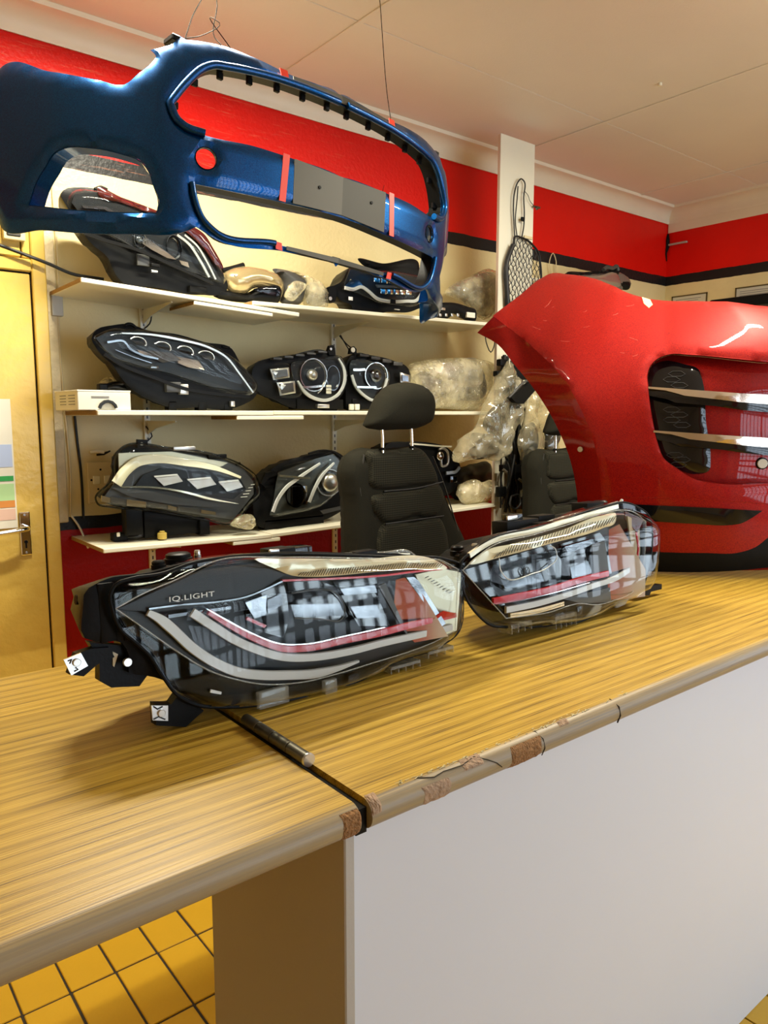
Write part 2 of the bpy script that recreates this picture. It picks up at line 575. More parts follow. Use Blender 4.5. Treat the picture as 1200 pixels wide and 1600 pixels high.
def wood_mat(name):
    m, nt, N, L, b = nodes(name)
    tc = N.new('ShaderNodeNewGeometry')
    mp = N.new('ShaderNodeMapping'); mp.inputs['Scale'].default_value = (0.55, 9.0, 9.0)
    L.new(tc.outputs['Position'], mp.inputs['Vector'])
    n1 = N.new('ShaderNodeTexNoise'); n1.inputs['Scale'].default_value = 2.0; n1.inputs['Detail'].default_value = 3; n1.inputs['Distortion'].default_value = 0.4
    L.new(mp.outputs[0], n1.inputs['Vector'])
    wv = N.new('ShaderNodeTexWave'); wv.wave_type = 'BANDS'; wv.bands_direction = 'Y'
    mp2 = N.new('ShaderNodeMapping'); mp2.inputs['Scale'].default_value = (0.9, 12.0, 12.0)
    L.new(tc.outputs['Position'], mp2.inputs['Vector'])
    L.new(mp2.outputs[0], wv.inputs['Vector'])
    wv.inputs['Scale'].default_value = 1.0; wv.inputs['Distortion'].default_value = 9.0
    wv.inputs['Detail'].default_value = 3; wv.inputs['Detail Scale'].default_value = 0.9
    mp3 = N.new('ShaderNodeMapping'); mp3.inputs['Scale'].default_value = (3.5, 260.0, 260.0)
    L.new(tc.outputs['Position'], mp3.inputs['Vector'])
    n2 = N.new('ShaderNodeTexNoise'); n2.inputs['Scale'].default_value = 1.6; n2.inputs['Detail'].default_value = 3
    L.new(mp3.outputs[0], n2.inputs['Vector'])
    a = N.new('ShaderNodeMath'); a.operation = 'MULTIPLY_ADD'; a.inputs[1].default_value = 0.18
    L.new(wv.outputs['Fac'], a.inputs[0])
    a2 = N.new('ShaderNodeMath'); a2.operation = 'MULTIPLY_ADD'; a2.inputs[1].default_value = 1.05; a2.inputs[2].default_value = -0.17
    L.new(n2.outputs['Fac'], a2.inputs[0]); L.new(a2.outputs[0], a.inputs[2])
    r = N.new('ShaderNodeValToRGB')
    e = r.color_ramp.elements
    e[0].position = 0.12; e[0].color = (0.10, 0.055, 0.010, 1)
    e[1].position = 0.8; e[1].color = (0.62, 0.41, 0.07, 1)
    k = e.new(0.42); k.color = (0.40, 0.245, 0.03, 1)
    L.new(a.outputs[0], r.inputs[0])
    # cool daylight on the front edge is painted in as a paler, greyer tint
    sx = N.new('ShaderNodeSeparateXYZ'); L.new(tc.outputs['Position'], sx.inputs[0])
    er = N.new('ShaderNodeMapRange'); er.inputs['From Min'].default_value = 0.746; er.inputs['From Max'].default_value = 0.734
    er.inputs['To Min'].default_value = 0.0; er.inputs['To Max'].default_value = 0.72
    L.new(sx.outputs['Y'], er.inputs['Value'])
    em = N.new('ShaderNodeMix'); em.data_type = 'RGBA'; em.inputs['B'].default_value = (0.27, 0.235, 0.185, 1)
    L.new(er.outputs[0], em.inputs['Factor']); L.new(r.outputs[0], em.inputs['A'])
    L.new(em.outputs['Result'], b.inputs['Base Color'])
    b.inputs['Roughness'].default_value = 0.38
    b.inputs['Specular IOR Level'].default_value = 0.35
    bp = N.new('ShaderNodeBump'); bp.inputs['Strength'].default_value = 0.12; bp.inputs['Distance'].default_value = 0.002
    L.new(n2.outputs['Fac'], bp.inputs['Height']); L.new(bp.outputs['Normal'], b.inputs['Normal'])
    return m


CREAM, RED, BLACK = (0.78, 0.65, 0.34), (0.74, 0.008, 0.003), (0.012, 0.012, 0.012)
M_wall = band_mat('painted_plaster', [(1.065, (0.36, 0.006, 0.005)), (1.125, BLACK), (2.395, CREAM), (2.462, BLACK), (3.2, RED)], rough=0.38)
M_wall_plain = mat('plain_plaster', (0.70, 0.60, 0.42), 0.7, var=0.1, scale=3, bump=0.2, bscale=40)
M_ceil = mat('ceiling_paint', (0.80, 0.76, 0.68), 0.55, var=0.1, scale=1.5, bump=0.08, bscale=120)
M_cornice = mat('cornice_paint', (0.80, 0.72, 0.55), 0.45, var=0.06, scale=6, bump=0.05)
M_tile = mat('yellow_quarry_tile', (0.64, 0.375, 0.022), 0.35, var=0.12, scale=5, bump=0.06, bscale=90)
M_grout = mat('dark_grout', (0.035, 0.028, 0.02), 0.9, var=0.3, scale=30)
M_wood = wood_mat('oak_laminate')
M_chip = mat('raw_chipboard', (0.30, 0.15, 0.055), 0.95, var=0.6, scale=220, bump=0.8, bscale=300)
M_white = mat('white_melamine', (0.80, 0.76, 0.60), 0.3, var=0.04, scale=4)
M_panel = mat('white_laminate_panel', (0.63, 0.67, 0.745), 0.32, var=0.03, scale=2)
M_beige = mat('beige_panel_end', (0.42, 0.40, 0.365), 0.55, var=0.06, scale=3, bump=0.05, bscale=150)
M_door = mat('yellow_gloss_paint', (0.70, 0.48, 0.10), 0.30, var=0.14, scale=5, bump=0.35, bscale=22)
M_steel = mat('zinc_steel', (0.62, 0.62, 0.60), 0.28, metal=1.0, var=0.12, scale=40)
M_chrome = mat('chrome', (0.88, 0.87, 0.85), 0.07, metal=1.0)
M_chrome_warm = mat('brushed_trim', (0.80, 0.70, 0.60), 0.22, metal=1.0)
M_satin = mat('satin_silver', (0.62, 0.60, 0.54), 0.3, metal=0.9)
M_black = mat('black_plastic', (0.006, 0.006, 0.006), 0.40, bump=0.05, bscale=200, spec=0.10)
M_gloss = mat('gloss_black', (0.004, 0.004, 0.005), 0.08)
M_bezel = mat('dark_bezel', (0.008, 0.009, 0.011), 0.3, spec=0.25)
M_dgrey = mat('dark_grey_plastic', (0.05, 0.05, 0.048), 0.4)
M_mirror = mat('dark_mirror_film', (0.16, 0.17, 0.19), 0.05, metal=1.0)
M_led = mat('frosted_light_guide', (0.60, 0.61, 0.61), 0.25, spec=0.6)
M_redtrim = mat('red_trim_strip', (0.50, 0.004, 0.012), 0.15, coat=0.5)
M_lens = clear_mat('clear_lens', (0.97, 0.98, 0.97), ior=1.16)
M_lens_smoke = clear_mat('smoked_lens_rim', (0.35, 0.36, 0.34), ior=1.3)
M_lens_grip = clear_mat('clear_moulded_tab', (0.93, 0.94, 0.93), body=(0.7, 0.7, 0.65), body_fac=0.22, ior=1.5)
M_amber = mat('cream_reflector', (0.80, 0.75, 0.56), 0.25, metal=0.35)
M_wrap = clear_mat('cling_wrap', (0.95, 0.94, 0.88), body=(0.74, 0.66, 0.42), body_fac=0.36, rough=0.05, ior=2.0, crinkle=1.0, cscale=26)
M_wrap2 = clear_mat('polythene_bag', (0.96, 0.95, 0.90), body=(0.70, 0.63, 0.42), body_fac=0.30, rough=0.06, ior=1.7, crinkle=0.35, cscale=10)
M_blue = mat('blue_car_paint', (0.002, 0.055, 0.30), 0.28, metal=0.35, coat=1.0)
M_redcar = mat('red_car_paint', (0.42, 0.002, 0.006), 0.25, metal=0.35, coat=1.0)
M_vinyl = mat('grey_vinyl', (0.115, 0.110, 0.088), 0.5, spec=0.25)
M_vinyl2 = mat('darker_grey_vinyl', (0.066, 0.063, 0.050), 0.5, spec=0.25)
M_tape = mat('fluorescent_red_tape', (0.80, 0.05, 0.025), 0.4)
M_fabric = mat('charcoal_cloth', (0.022, 0.021, 0.014), 0.85, bump=0.5, bscale=420, sheen=0.25)
M_rubber = mat('black_cable_sheath', (0.008, 0.008, 0.008), 0.5)
M_copper = mat('thin_bare_wire', (0.012, 0.009, 0.006), 0.8, spec=.1)
M_paper = mat('white_card', (0.78, 0.75, 0.64), 0.6)
M_ink = mat('grey_ink', (0.25, 0.24, 0.22), 0.7)
M_pv = mat('cream_switch_plastic', (0.66, 0.55, 0.32), 0.35)
M_gold = mat('champagne_paint', (0.46, 0.36, 0.18), 0.25, metal=0.6, coat=0.8)
M_label = mat('white_print', (0.85, 0.86, 0.86), 0.4)

# ================================================================ the setting
X0, X1, Y0, Y1, ZC = -2.0, 4.88, -2.8, 2.95, 2.9


def struct(name, label=None, cat=None):
    return empty(name, label=label, cat=cat, kind='structure')


w = MB().box((X0 - .12, Y1, 0), (X1 + .12, Y1 + .12, 3.0)).build('wall_back', M_wall)
tag(w, 'back wall with red upper band, black line and cream plaster behind the shelves', 'wall', kind='structure')
w = MB().box((X1, -.2, 0), (X1 + .12, Y1, 3.0)).box((X1, Y0, 0), (X1 + .12, -.2, .35)).box((X1, Y0, 2.35), (X1 + .12, -.2, 3.0)).box((X1, Y0, .35), (X1 + .12, -2.6, 2.35)).build('wall_right', M_wall)
tag(w, 'far right wall with red upper band and two framed notices', 'wall', kind='structure')
w = MB().box((X0 - .12, Y0, 0), (X0, Y1, 3.0)).build('wall_left', M_wall_plain)
tag(w, 'plain plaster wall left of the shop, out of frame', 'wall', kind='structure')
# shopfront wall behind the camera with its barred window
WX0, WX1, WZ0, WZ1 = 1.2, 4.7, .15, 2.7
wf = MB()
wf.box((X0, Y0 - .12, 0), (X1, Y0, WZ0)).box((X0, Y0 - .12, WZ1), (X1, Y0, 3.0))
wf.box((X0, Y0 - .12, WZ0), (WX0, Y0, WZ1)).box((WX1, Y0 - .12, WZ0), (X1, Y0, WZ1))
o = wf.build('wall_front', M_wall_plain)
tag(o, 'shopfront wall behind the viewer around the wide barred window', 'wall', kind='structure')
for (a, b, c, nm) in ((.30, .42, (.70, .52, .10), 'yellow_stripe'), (.42, .72, (.55, .03, .03), 'red_stripe'), (.72, 1.0, (.80, .80, .80), 'white_stripe')):  # stand-in stripes added on the unseen wall for the mirror plates to reflect
    MB().box((a, Y0, .1), (b, Y0 + .04, 2.85)).build(nm, mat(nm, c, .5), o)
M_bar = mat('dark_window_bar', (0.02, 0.02, 0.02), 0.5)
wn = struct('window_1', 'wide shopfront window with steel bars behind the viewer', 'window')
for i in range(24):
    x = WX0 + (WX1 - WX0) * i / 23
    t = 0.035 if i % 6 == 0 else 0.012
    MB().box((x - t, Y0 - .07, WZ0), (x + t, Y0 - .03, WZ1)).build('window_bar', M_bar, wn)
for k in range(11):
    z = WZ0 + (WZ1 - WZ0) * k / 10; t = (.05, .018, .035)[k % 3]
    MB().box((WX0, Y0 - .075, z - t), (WX1, Y0 - .025, z + t)).build('window_rail', M_bar, wn)
wn = struct('window_2', 'barred side window in the right wall, out of frame near the shopfront', 'window')
for i in range(17):
    y = -2.6 + 2.4 * i / 16
    t = 0.03 if i % 4 == 0 else 0.010
    MB().box((X1 + .03, y - t, .35), (X1 + .07, y + t, 2.35)).build('window_bar', M_bar, wn)
for k in range(10):
    z = .35 + 2.0 * k / 9; t = (.045, .015, .03)[k % 3]
    MB().box((X1 + .025, -2.6, z - t), (X1 + .075, -.2, z + t)).build('window_rail', M_bar, wn)

# floor: tiles that show through the counter passage are laid one by one
fl = MB().box((X0, Y0, -.1), (X1, Y1, -.004)).build('floor', M_grout)
tag(fl, 'floor of rectangular yellow tiles with dark joints', 'floor', kind='structure')
TX, TY, tx0, ty0 = 0.1178, 0.239, 0.480, 1.669
tile_me = None
for i in range(-4, 10):
    for j in range(-4, 5):
        a = (tx0 + i * TX, ty0 + j * TY)
        if tile_me is None:
            to = MB().bbox((0, 0, -.012), (TX - .006, TY - .006, 0), 0.002, 1).build('tile', M_tile, fl)
            tile_me = to.data
        else:
            to = bpy.data.objects.new('tile', tile_me); COL.objects.link(to); to.parent = fl
        to.location = (a[0] + .003 + random.uniform(-.0008, .0008), a[1] + .003 + random.uniform(-.0008, .0008), random.uniform(-.0006, .0006))
        to.rotation_euler.z = random.uniform(-.004, .004)
far = MB()
for i in range(-21, 37):
    for j in range(-18, 6):
        if -4 <= i < 10 and -4 <= j < 5: continue
        x, y = tx0 + i * TX, ty0 + j * TY
        if x < X0 or x + TX > X1 or y < Y0 or y + TY > Y1: continue
        far.box((x + .003, y + .003, -.012), (x + TX - .003, y + TY - .003, 0))
tag(far.build('tile_field', M_tile, fl), kind='stuff')

# ceiling boards with cover strips along their joints
ce = MB().box((X0, Y0, ZC + .02), (X1, Y1, ZC + .12)).build('ceiling', M_ceil)
tag(ce, 'cream board ceiling with narrow joint strips', 'ceiling', kind='structure')
jx = [X0, -1.0, .3, 1.74, 3.21, 4.40, X1]
for i in range(len(jx) - 1):
    for (ya, yb) in ((Y0, -.3), (-.3, 2.3), (2.3, Y1)):
        MB().bbox((jx[i] + .002, ya + .0015, ZC), (jx[i + 1] - .002, yb - .0015, ZC + .02), .002, 1).build('ceiling_board', M_ceil, ce)
for x in jx[1:-1]:
    MB().bbox((x - .012, Y0, ZC - .005), (x + .012, Y1, ZC), .003, 1).build('joint_strip', M_ceil, ce)
MB().cyl((3.03, 1.9, ZC - .012), .008, .012).build('ceiling_hook', M_white, ce)

# cove cornice
def cove(name, axis, a, b, label):
    prof = [(0, 0), (0, -.095), (.010, -.097), (.012, -.088)]
    for k in range(9):
        t = k / 8 * math.pi / 2
        prof.append((.012 + .070 * (1 - math.cos(t)), -.088 + .070 * math.sin(t)))
    prof += [(.092, -.016), (.094, 0)]
    v, f = [], []
    for s in (a, b):
        for d, z in prof:
            v.append((s, Y1 - d, ZC + z) if axis == 'x' else (X1 - d, s, ZC + z))
    n = len(prof)
    for k in range(n):
        f.append((k, (k + 1) % n, n + (k + 1) % n, n + k))
    f += [tuple(range(n)), tuple(range(2 * n - 1, n - 1, -1))]
    o = mesh_obj(name, v, f, M_cornice, None, 30)
    tag(o, label, 'cornice', kind='structure')
    bm = bmesh.new(); bm.from_mesh(o.data); bmesh.ops.recalc_face_normals(bm, faces=bm.faces); bm.to_mesh(o.data); bm.free()
    return o


cove('trim_1', 'x', X0, X1, 'cream cove cornice along the top of the back wall')
cove('trim_2', 'y', Y0, Y1, 'cream cove cornice along the top of the right wall')
tag(MB().bbox((X1 - .008, Y0, 2.745), (X1, Y1 - .004, 2.806), .002, 1).build('trim_3', M_cornice), 'flat cream strip under the right wall cornice', 'trim', kind='structure')
# plaster crack in the corner
ck = MB().tube([(4.872, 2.944, 2.74), (4.866, 2.940, 2.70), (4.872, 2.944, 2.66), (4.86, 2.945, 2.61), (4.872, 2.945, 2.56)], [.006, .012, .014, .006, .003], 6)
tag(ck.build('trim_4', M_black), 'dark ragged crack in the plaster of the far corner under the cornice', 'crack', kind='structure')
tag(MB().bbox((4.862, 2.80, 2.66), (4.88, 2.935, 2.672), .003, 1).build('trim_5', M_beige), 'short bare plaster scar in the red paint near the far corner', 'scar', kind='structure')

# yellow door, frame and transom panel
dr = struct('door_1', 'yellow gloss-painted door with a chrome lever handle', 'door')
MB().bbox((-.07, 2.925, .01), (.738, 2.95, 2.0), .003, 1).build('door_leaf', M_door, dr)
MB().box((-.09, 2.935, 0), (.75, 2.95, 2.03)).build('door_gap', M_black, dr)
MB().bbox((.744, 2.915, 0), (.792, 2.95, 2.40), .004, 1).build('door_jamb', M_door, dr)
MB().bbox((-.12, 2.915, 2.006), (.744, 2.95, 2.05), .004, 1).build('door_head', M_door, dr)
MB().bbox((-.12, 2.922, 2.054), (.712, 2.95, 2.40), .004, 1).build('transom_panel', M_door, dr)
MB().bbox((.716, 2.918, 2.052), (.742, 2.95, 2.40), .003, 1).build('transom_stile', M_door, dr)
hd = MB().bbox((.653, 2.917, .995), (.690, 2.925, 1.155), .005, 2).build('handle_plate', M_chrome, dr)
MB().tube([(.671, 2.917, 1.098), (.671, 2.885, 1.098), (.660, 2.873, 1.098), (.62, 2.868, 1.094), (.55, 2.87, 1.088)], [.010, .010, .010, .009, .008], 10).build('lever', M_chrome, hd, 40)
kh = MB().cyl((.671, 2.917, 1.045), .006, .003, (0, -1, 0), 12)
kh.box((.6685, 2.9145, 1.022), (.6735, 2.917, 1.045))
kh.build('keyhole', M_black, hd)
sw = MB()
for z in (1.006, 1.144): sw.cyl((.671, 2.917, z), .004, .0025, (0, -1, 0), 10)
sw.build('plate_screw', M_steel, hd)

# plaster strip and cable run beside the door
tag(MB().bbox((.796, 2.942, 1.1), (.832, 2.95, 2.40), .004, 1).build('trim_6', mat('flaking_cream_tape', (0.66, 0.55, 0.34), .5, var=.25, scale=20, bump=.6, bscale=60)), 'flaking cream tape strip down the wall beside the door frame', 'strip', kind='structure')


def cable(name, pts, r, m, label, cat='cable', group=None, n=6, step=.02):
    o = MB().tube(spline(pts, step, False), r, n).build(name, m, None, 60)
    return tag(o, label, cat, group)


cable('wall_cable', [(.835, 2.944, 2.37), (.84, 2.944, 2.2), (.838, 2.944, 1.95), (.833, 2.944, 1.84), (.84, 2.944, 1.5), (.846, 2.944, 1.3), (.84, 2.944, 1.13)], .004, M_pv,
      'thin cream cable clipped down the plaster beside the door frame')
jb = MB().bbox((.808, 2.925, 1.862), (.848, 2.95, 1.938), .004, 2).build('junction_box', mat('grey_pvc', (.45, .44, .40), .5))
tag(jb, 'small grey plastic junction box on the cable beside the door', 'junction box')
cable('hanging_black_cable', [(.872, 2.94, 1.50), (.878, 2.944, 1.40), (.885, 2.944, 1.30), (.886, 2.944, 1.11)], .005, M_rubber, 'black cable hanging down the wall under the middle shelf left end')
cable('white_flex', [(.84, 2.94, 1.125), (.86, 2.93, 1.09), (.885, 2.90, 1.0)], .004, M_paper, 'short white flex crossing the black wall line by the door')
cable('black_slack_cable', [(-.30, 2.945, 2.40), (.05, 2.90, 2.27), (.45, 2.90, 2.13), (.66, 2.895, 2.075), (.80, 2.89, 2.035), (.865, 2.885, 2.012), (.98, 2.87, 2.001)], .006, M_rubber, 'black cable running slack over the door to the top shelf')

# double socket outlet
so = empty('wall_socket', (.957, 2.95, 1.25), 'cream wall socket with a rocker switch behind the lower left headlight', 'socket')
MB().bbox((-.05, -.012, -.085), (.06, 0, .075), .004, 2).build('face_plate', M_pv, so)
MB().bbox((-.030, -.017, -.010), (-.004, -.010, .022), .002, 1).build('rocker_switch', M_white, so)
MB().bbox((.012, -.017, -.010), (.038, -.010, .022), .002, 1).build('rocker_switch', M_white, so)
hl = MB()
for (x, z) in ((.0, .045), (-.012, -.03), (.02, -.03), (-.036, .006)): hl.cyl((x, -.010, z), .004, .004, (0, -1, 0), 10)
tag(hl.build('pin_hole', M_black, so), kind='stuff')
pp = empty('cable_stub', (.95, 2.95, 1.36), 'stub of white wrapped wire sticking out of the wall above the socket', 'wire')
MB().tube([(-.025, -.005, .004), (-.005, -.02, .006), (.02, -.025, .002)], [.006, .007, .006], 8).build('white_end', M_paper, pp, 50)
MB().tube([(-.005, -.012, -.008), (.02, -.022, -.004), (.045, -.02, .006)], [.004, .005, .003], 8).build('dark_end', M_black, pp, 50)
sb = empty('switch_box', (.70, 2.922, 2.135), 'cream switch box on the yellow panel over the door', 'switch')
MB().bbox((-.045, -.025, -.03), (.026, 0, .03), .004, 2).build('box_body', M_pv, sb)
MB().bbox((-.035, -.030, -.018), (.010, -.022, .018), .003, 1).build('box_face', M_dgrey, sb)

# poster on the door
po = empty('door_poster', (.60, 2.922, 1.3), 'printed notice with blue, green and orange blocks taped to the yellow door', 'poster')
MB().box((-.20, -.002, -.20), (.048, 0, .26)).build('sheet', M_paper, po)
for (z0, z1, c, nm) in ((.02, .10, (.45, .55, .80), 'blue_block'), (-.03, -.012, (.03, .35, .08), 'green_rule'), (-.10, -.04, (.45, .70, .35), 'green_block'), (-.125, -.10, (.65, .25, .05), 'orange_rule'), (-.17, -.13, (.75, .50, .40), 'pink_block')):
    MB().box((-.19, -.0032, z0), (.043, -.0022, z1)).build(nm, mat(nm, c, .6), po)

# ---------------------------------------------------------------- notices on the right wall
for (ya, yb, z0, z1, lb) in ((2.640, 2.895, 2.18, 2.316, 'small framed notice on the right wall nearest the corner'), (2.02, 2.452, 2.06, 2.318, 'large framed notice with lines of print at right frame edge')):
    n = empty('framed_notice', (4.879, (ya + yb) / 2, z0), lb, 'notice')
    h, ww = z1 - z0, (yb - ya) / 2
    fr = MB()
    for (a, b) in (((-.006, -ww, 0), (0, -ww + .008, h)), ((-.006, ww - .008, 0), (0, ww, h)), ((-.006, -ww, 0), (0, ww, .008)), ((-.006, -ww, h - .008), (0, ww, h))): fr.box(a, b)
    fr.build('notice_frame', mat('notice_frame_wood', (.10, .07, .02), .5), n)
    MB().box((-.003, -ww + .006, .006), (-.001, ww - .006, h - .006)).build('notice_sheet', mat('faded_paper', (.62, .58, .46), .6), n)
    ln = MB(); z = h - .03; r = random.Random(3)
    while z > .02:
        a, b = ww - .03, -ww + .03 + r.uniform(0, .06)
        ln.box((-.0036, b, z), (-.0031, a, z + .004)); z -= .013
    ln.build('print_line', M_ink, n)
tag(MB().bbox((4.70, 1.7, 2.17), (4.865, 2.53, 2.235), .01, 2).build('dark_ledge', M_black), 'dark ledge box along the right wall below the notices', 'ledge')

# ---------------------------------------------------------------- ceiling battens (real lamps)
for i, (p, wt, tl_) in enumerate(TUBES):
    t = empty('fluorescent_batten', (p[0], p[1], ZC), ['short fluorescent batten on the ceiling between the blue bumper and the shelves', 'long fluorescent batten on the ceiling above the red bumper'][i], 'lamp')
    MB().bbox((-tl_ / 2 - .02, -.035, -.045), (tl_ / 2 + .02, .035, 0), .006, 2).build('batten_body', M_white, t)
    MB().tube([(-tl_ / 2, 0, -.062), (tl_ / 2, 0, -.062)], .013, 12).build('tube', mat('glowing_tube', (1, 1, 1), emit=(1, .92, .75, 12)), t, 40)

# ================================================================ the counter
GX = .555          # the gap where the lifting flap begins
YF, YB, CT, TH = .725, 1.544, 1.0, .042


def top_mesh(name, x0, x1, bites, label):
    """laminate top with a rounded front edge; bites cut the front corner back"""
    n = 10
    prof = [(YB, CT - TH), (YB, CT)]
    r = .021
    for k in range(n + 1):
        a = math.pi / 2 + math.pi * k / n
        prof.append((YF + r + r * math.cos(a), CT - r + r * math.sin(a)))
    xs = sorted(set([x0, x1] + [x for b in bites for x in b[:1]]))
    v, f = [], []
    for x in (x0, x1):
        v += [(x, y, z) for y, z in prof]
    m = len(prof)
    f = [(k, (k + 1) % m, m + (k + 1) % m, m + k) for k in range(m)] + [tuple(range(m)), tuple(range(2 * m - 1, m - 1, -1))]
    bm = bmesh.new()
    V = [bm.verts.new(p) for p in v]
    for q in f: bm.faces.new([V[i] for i in q])
    bmesh.ops.recalc_face_normals(bm, faces=bm.faces)
    me = bpy.data.meshes.new(name); bm.to_mesh(me); bm.free()
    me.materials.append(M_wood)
    me.shade_smooth(); me.set_sharp_from_angle(angle=math.radians(35))
    o = bpy.data.objects.new(name, me); COL.objects.link(o)
    return tag(o, label, 'countertop')


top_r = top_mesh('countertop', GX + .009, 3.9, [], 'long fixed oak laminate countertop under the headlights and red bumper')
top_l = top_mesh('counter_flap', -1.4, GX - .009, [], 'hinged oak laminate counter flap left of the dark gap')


def chip(parent, x, y, z, pts, nrm, t=.004, nm='chipped_edge', m=None):
    """a raw chipboard scar standing a hair proud of the worn laminate edge; pts in (along x, along t)"""
    n = Vector(nrm).normalized(); u = Vector((1, 0, 0)); w_ = n.cross(u)
    b = MB(); o = Vector((x, y, z))
    k = len(pts)
    rr = random.Random(int(x * 1000))
    ring = [o + u * p[0] + w_ * p[1] for p in pts]
    inner = [o + u * p[0] * .8 + w_ * p[1] * .8 + n * t * rr.uniform(.3, 1) for p in pts]
    v = [tuple(p) for p in ring] + [tuple(p) for p in inner] + [tuple(o + n * t * .5)]
    f = [(i, (i + 1) % k, k + (i + 1) % k, k + i) for i in range(k)] + [(k + i, k + (i + 1) % k, 2 * k) for i in range(k)]
    b.add(v, f)
    return b.build(nm, m or M_chip, parent)


def edge_band(parent, x0, x1, a0, a1, wob, nm, m, off=.0012, seed=1):
    """a torn patch that follows the rounded front edge between angles a0..a1 (0 = top, 180 = bottom)"""
    rr = random.Random(seed)
    nx, na = 10, 8
    r = .021
    v, f = [], []
    for lay in (0, 1):
        for i in range(nx + 1):
            for k in range(na + 1):
                s, t = i / nx, k / na
                jit = wob * (math.sin(s * 9 + seed) * .5 + math.sin(s * 23 + seed * 2) * .3)
                xx = x0 + (x1 - x0) * s + (t - .5) * wob * .6 * math.sin(t * 7 + seed)
                a = math.radians(a0 + (a1 - a0) * t + jit * 700 * (1 - abs(2 * t - 1)))
                edge = min(i, nx - i, k, na - k) == 0
                d = r + (off if lay else -.004) * (0.2 if (edge and lay) else rr.uniform(.5, 1.6) if lay else 1)
                # 0 deg points up, 90 deg points to the front
                v.append((xx, YF + r - d * math.sin(a), CT - r + d * math.cos(a)))
    W = na + 1; H = (nx + 1) * W
    for i in range(nx):
        for k in range(na):
            q = (i * W + k, i * W + k + 1, (i + 1) * W + k + 1, (i + 1) * W + k)
            f.append(tuple(j + H for j in q)); f.append(q[::-1])
    for i in range(nx):
        for k in (0, na):
            a, b = i * W + k, (i + 1) * W + k
            f.append((a, b, b + H, a + H) if k == 0 else (b, a, a + H, b + H))
    for k in range(na):
        for i in (0, nx):
            a, b = i * W + k, i * W + k + 1
            f.append((b, a, a + H, b + H) if i == 0 else (a, b, b + H, a + H))
    o = mesh_obj(nm, v, f, m, parent)
    bm = bmesh.new(); bm.from_mesh(o.data); bmesh.ops.recalc_face_normals(bm, faces=bm.faces); bm.to_mesh(o.data); bm.free()
    return o


M_scar = mat('pale_broken_laminate', (.36, .24, .15), .8, var=.5, scale=90, bump=.5, bscale=150)
edge_band(top_r, .655, .705, 55, 150, .012, 'chipped_patch', M_scar, seed=2)
edge_band(top_r, .835, .905, 40, 165, .010, 'chipped_patch', M_chip, seed=5)
edge_band(top_r, .735, .775, 10, 60, .010, 'chipped_patch', M_scar, seed=9)
edge_band(top_r, .960, .985, 8, 40, .008, 'chipped_patch', M_scar, seed=11)
edge_band(top_r, GX + .010, GX + .026, -5, 80, .006, 'chipped_patch', M_scar, seed=4)
edge_band(top_l, GX - .038, GX - .010, 35, 170, .010, 'chipped_patch', M_chip, seed=3)
cr = MB()
cr.tube([(.655, .741, .9998), (.68, .7325, .9965), (.70, .735, .998), (.735, .733, .9968), (.765, .7385, .9994), (.785, .7285, .992), (.80, .7243, .984), (.81, .7232, .975)], .0008, 6)
cr.tube([(.905, .741, 1.0), (.91, .727, .990), (.912, .7245, .975), (.91, .729, .962)], .0008, 6)
cr.tube([(1.115, .746, 1.0003), (1.117, .7275, .991), (1.118, .7245, .976), (1.118, .730, .961)], .0014, 6)
tag(cr.build('laminate_crack', mat('dark_crack', (.03, .022, .012), .9), top_r), kind='stuff')
sp = MB(); rr = random.Random(5)
for k in range(80):
    x = .62 + rr.random() ** 1.2 * .55
    y_ = .7405 + abs(rr.gauss(0, .004)); sp.box((x, y_, .9995), (x + rr.uniform(.002, .011), y_ + rr.uniform(.0006, .0022), 1.0004), Matrix.Rotation(rr.uniform(-.3, .5), 3, 'Z'))
tag(sp.build('edge_wear', mat('worn_pale_edge', (.50, .42, .22), .8, var=.3, scale=200), top_r), kind='stuff')

# front panel and its return end
pn = tag(MB().bbox((.555, .76, 0), (3.9, .776, CT - TH), .002, 1).build('front_panel_board', M_panel), 'white laminate counter front panel at lower right', 'panel')
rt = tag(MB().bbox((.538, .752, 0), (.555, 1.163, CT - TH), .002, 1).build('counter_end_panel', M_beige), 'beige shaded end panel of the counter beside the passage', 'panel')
nk = MB(); rr = random.Random(8)
for z in (.70, .735, .80, .845, .89):
    nk.box((.5525, .7590, z), (.5560, .7615, z + rr.uniform(.004, .010)))
tag(nk.build('chipped_corner', M_chip, rt), kind='stuff')
# carcass behind, carries the top
bk = MB().box((.56, 1.10, 0), (3.9, 1.16, CT - TH))
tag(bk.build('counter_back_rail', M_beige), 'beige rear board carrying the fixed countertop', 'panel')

# hinge barrels over the gap
hg = empty('flap_hinge', (GX, .95, CT), 'dark steel barrel hinge over the gap between flap and countertop', 'hinge')
M_iron = mat('oily_steel', (.13, .12, .09), .35, metal=.9, var=.3, scale=60)
for k, (a, b) in enumerate(((-.085, -.038), (-.036, .010), (.012, .055), (.057, .10))):
    MB().cyl((0, a, .0105), .0095, b - a, (0, 1, 0), 16, .08).build('knuckle', M_iron, hg, 40)
MB().cyl((0, -.0875, .0105), .0045, .003, (0, 1, 0), 12).build('hinge_pin', M_chrome, hg)
MB().lathe([(.0095, 0), (.0105, .001), (.0105, .004), (.0095, .005)], (0, -.089, .0105), (0, 1, 0), 16).build('hinge_collar', M_steel, hg, 40)
hp = MB().box((GX - .0088, .738, CT - .045), (GX + .0088, 1.52, CT - .010))  # black strip added as the shade in the open gap
tag(hp.build('gap_shade', M_black), 'dark strip standing for the shade inside the gap between flap and countertop', 'strip')

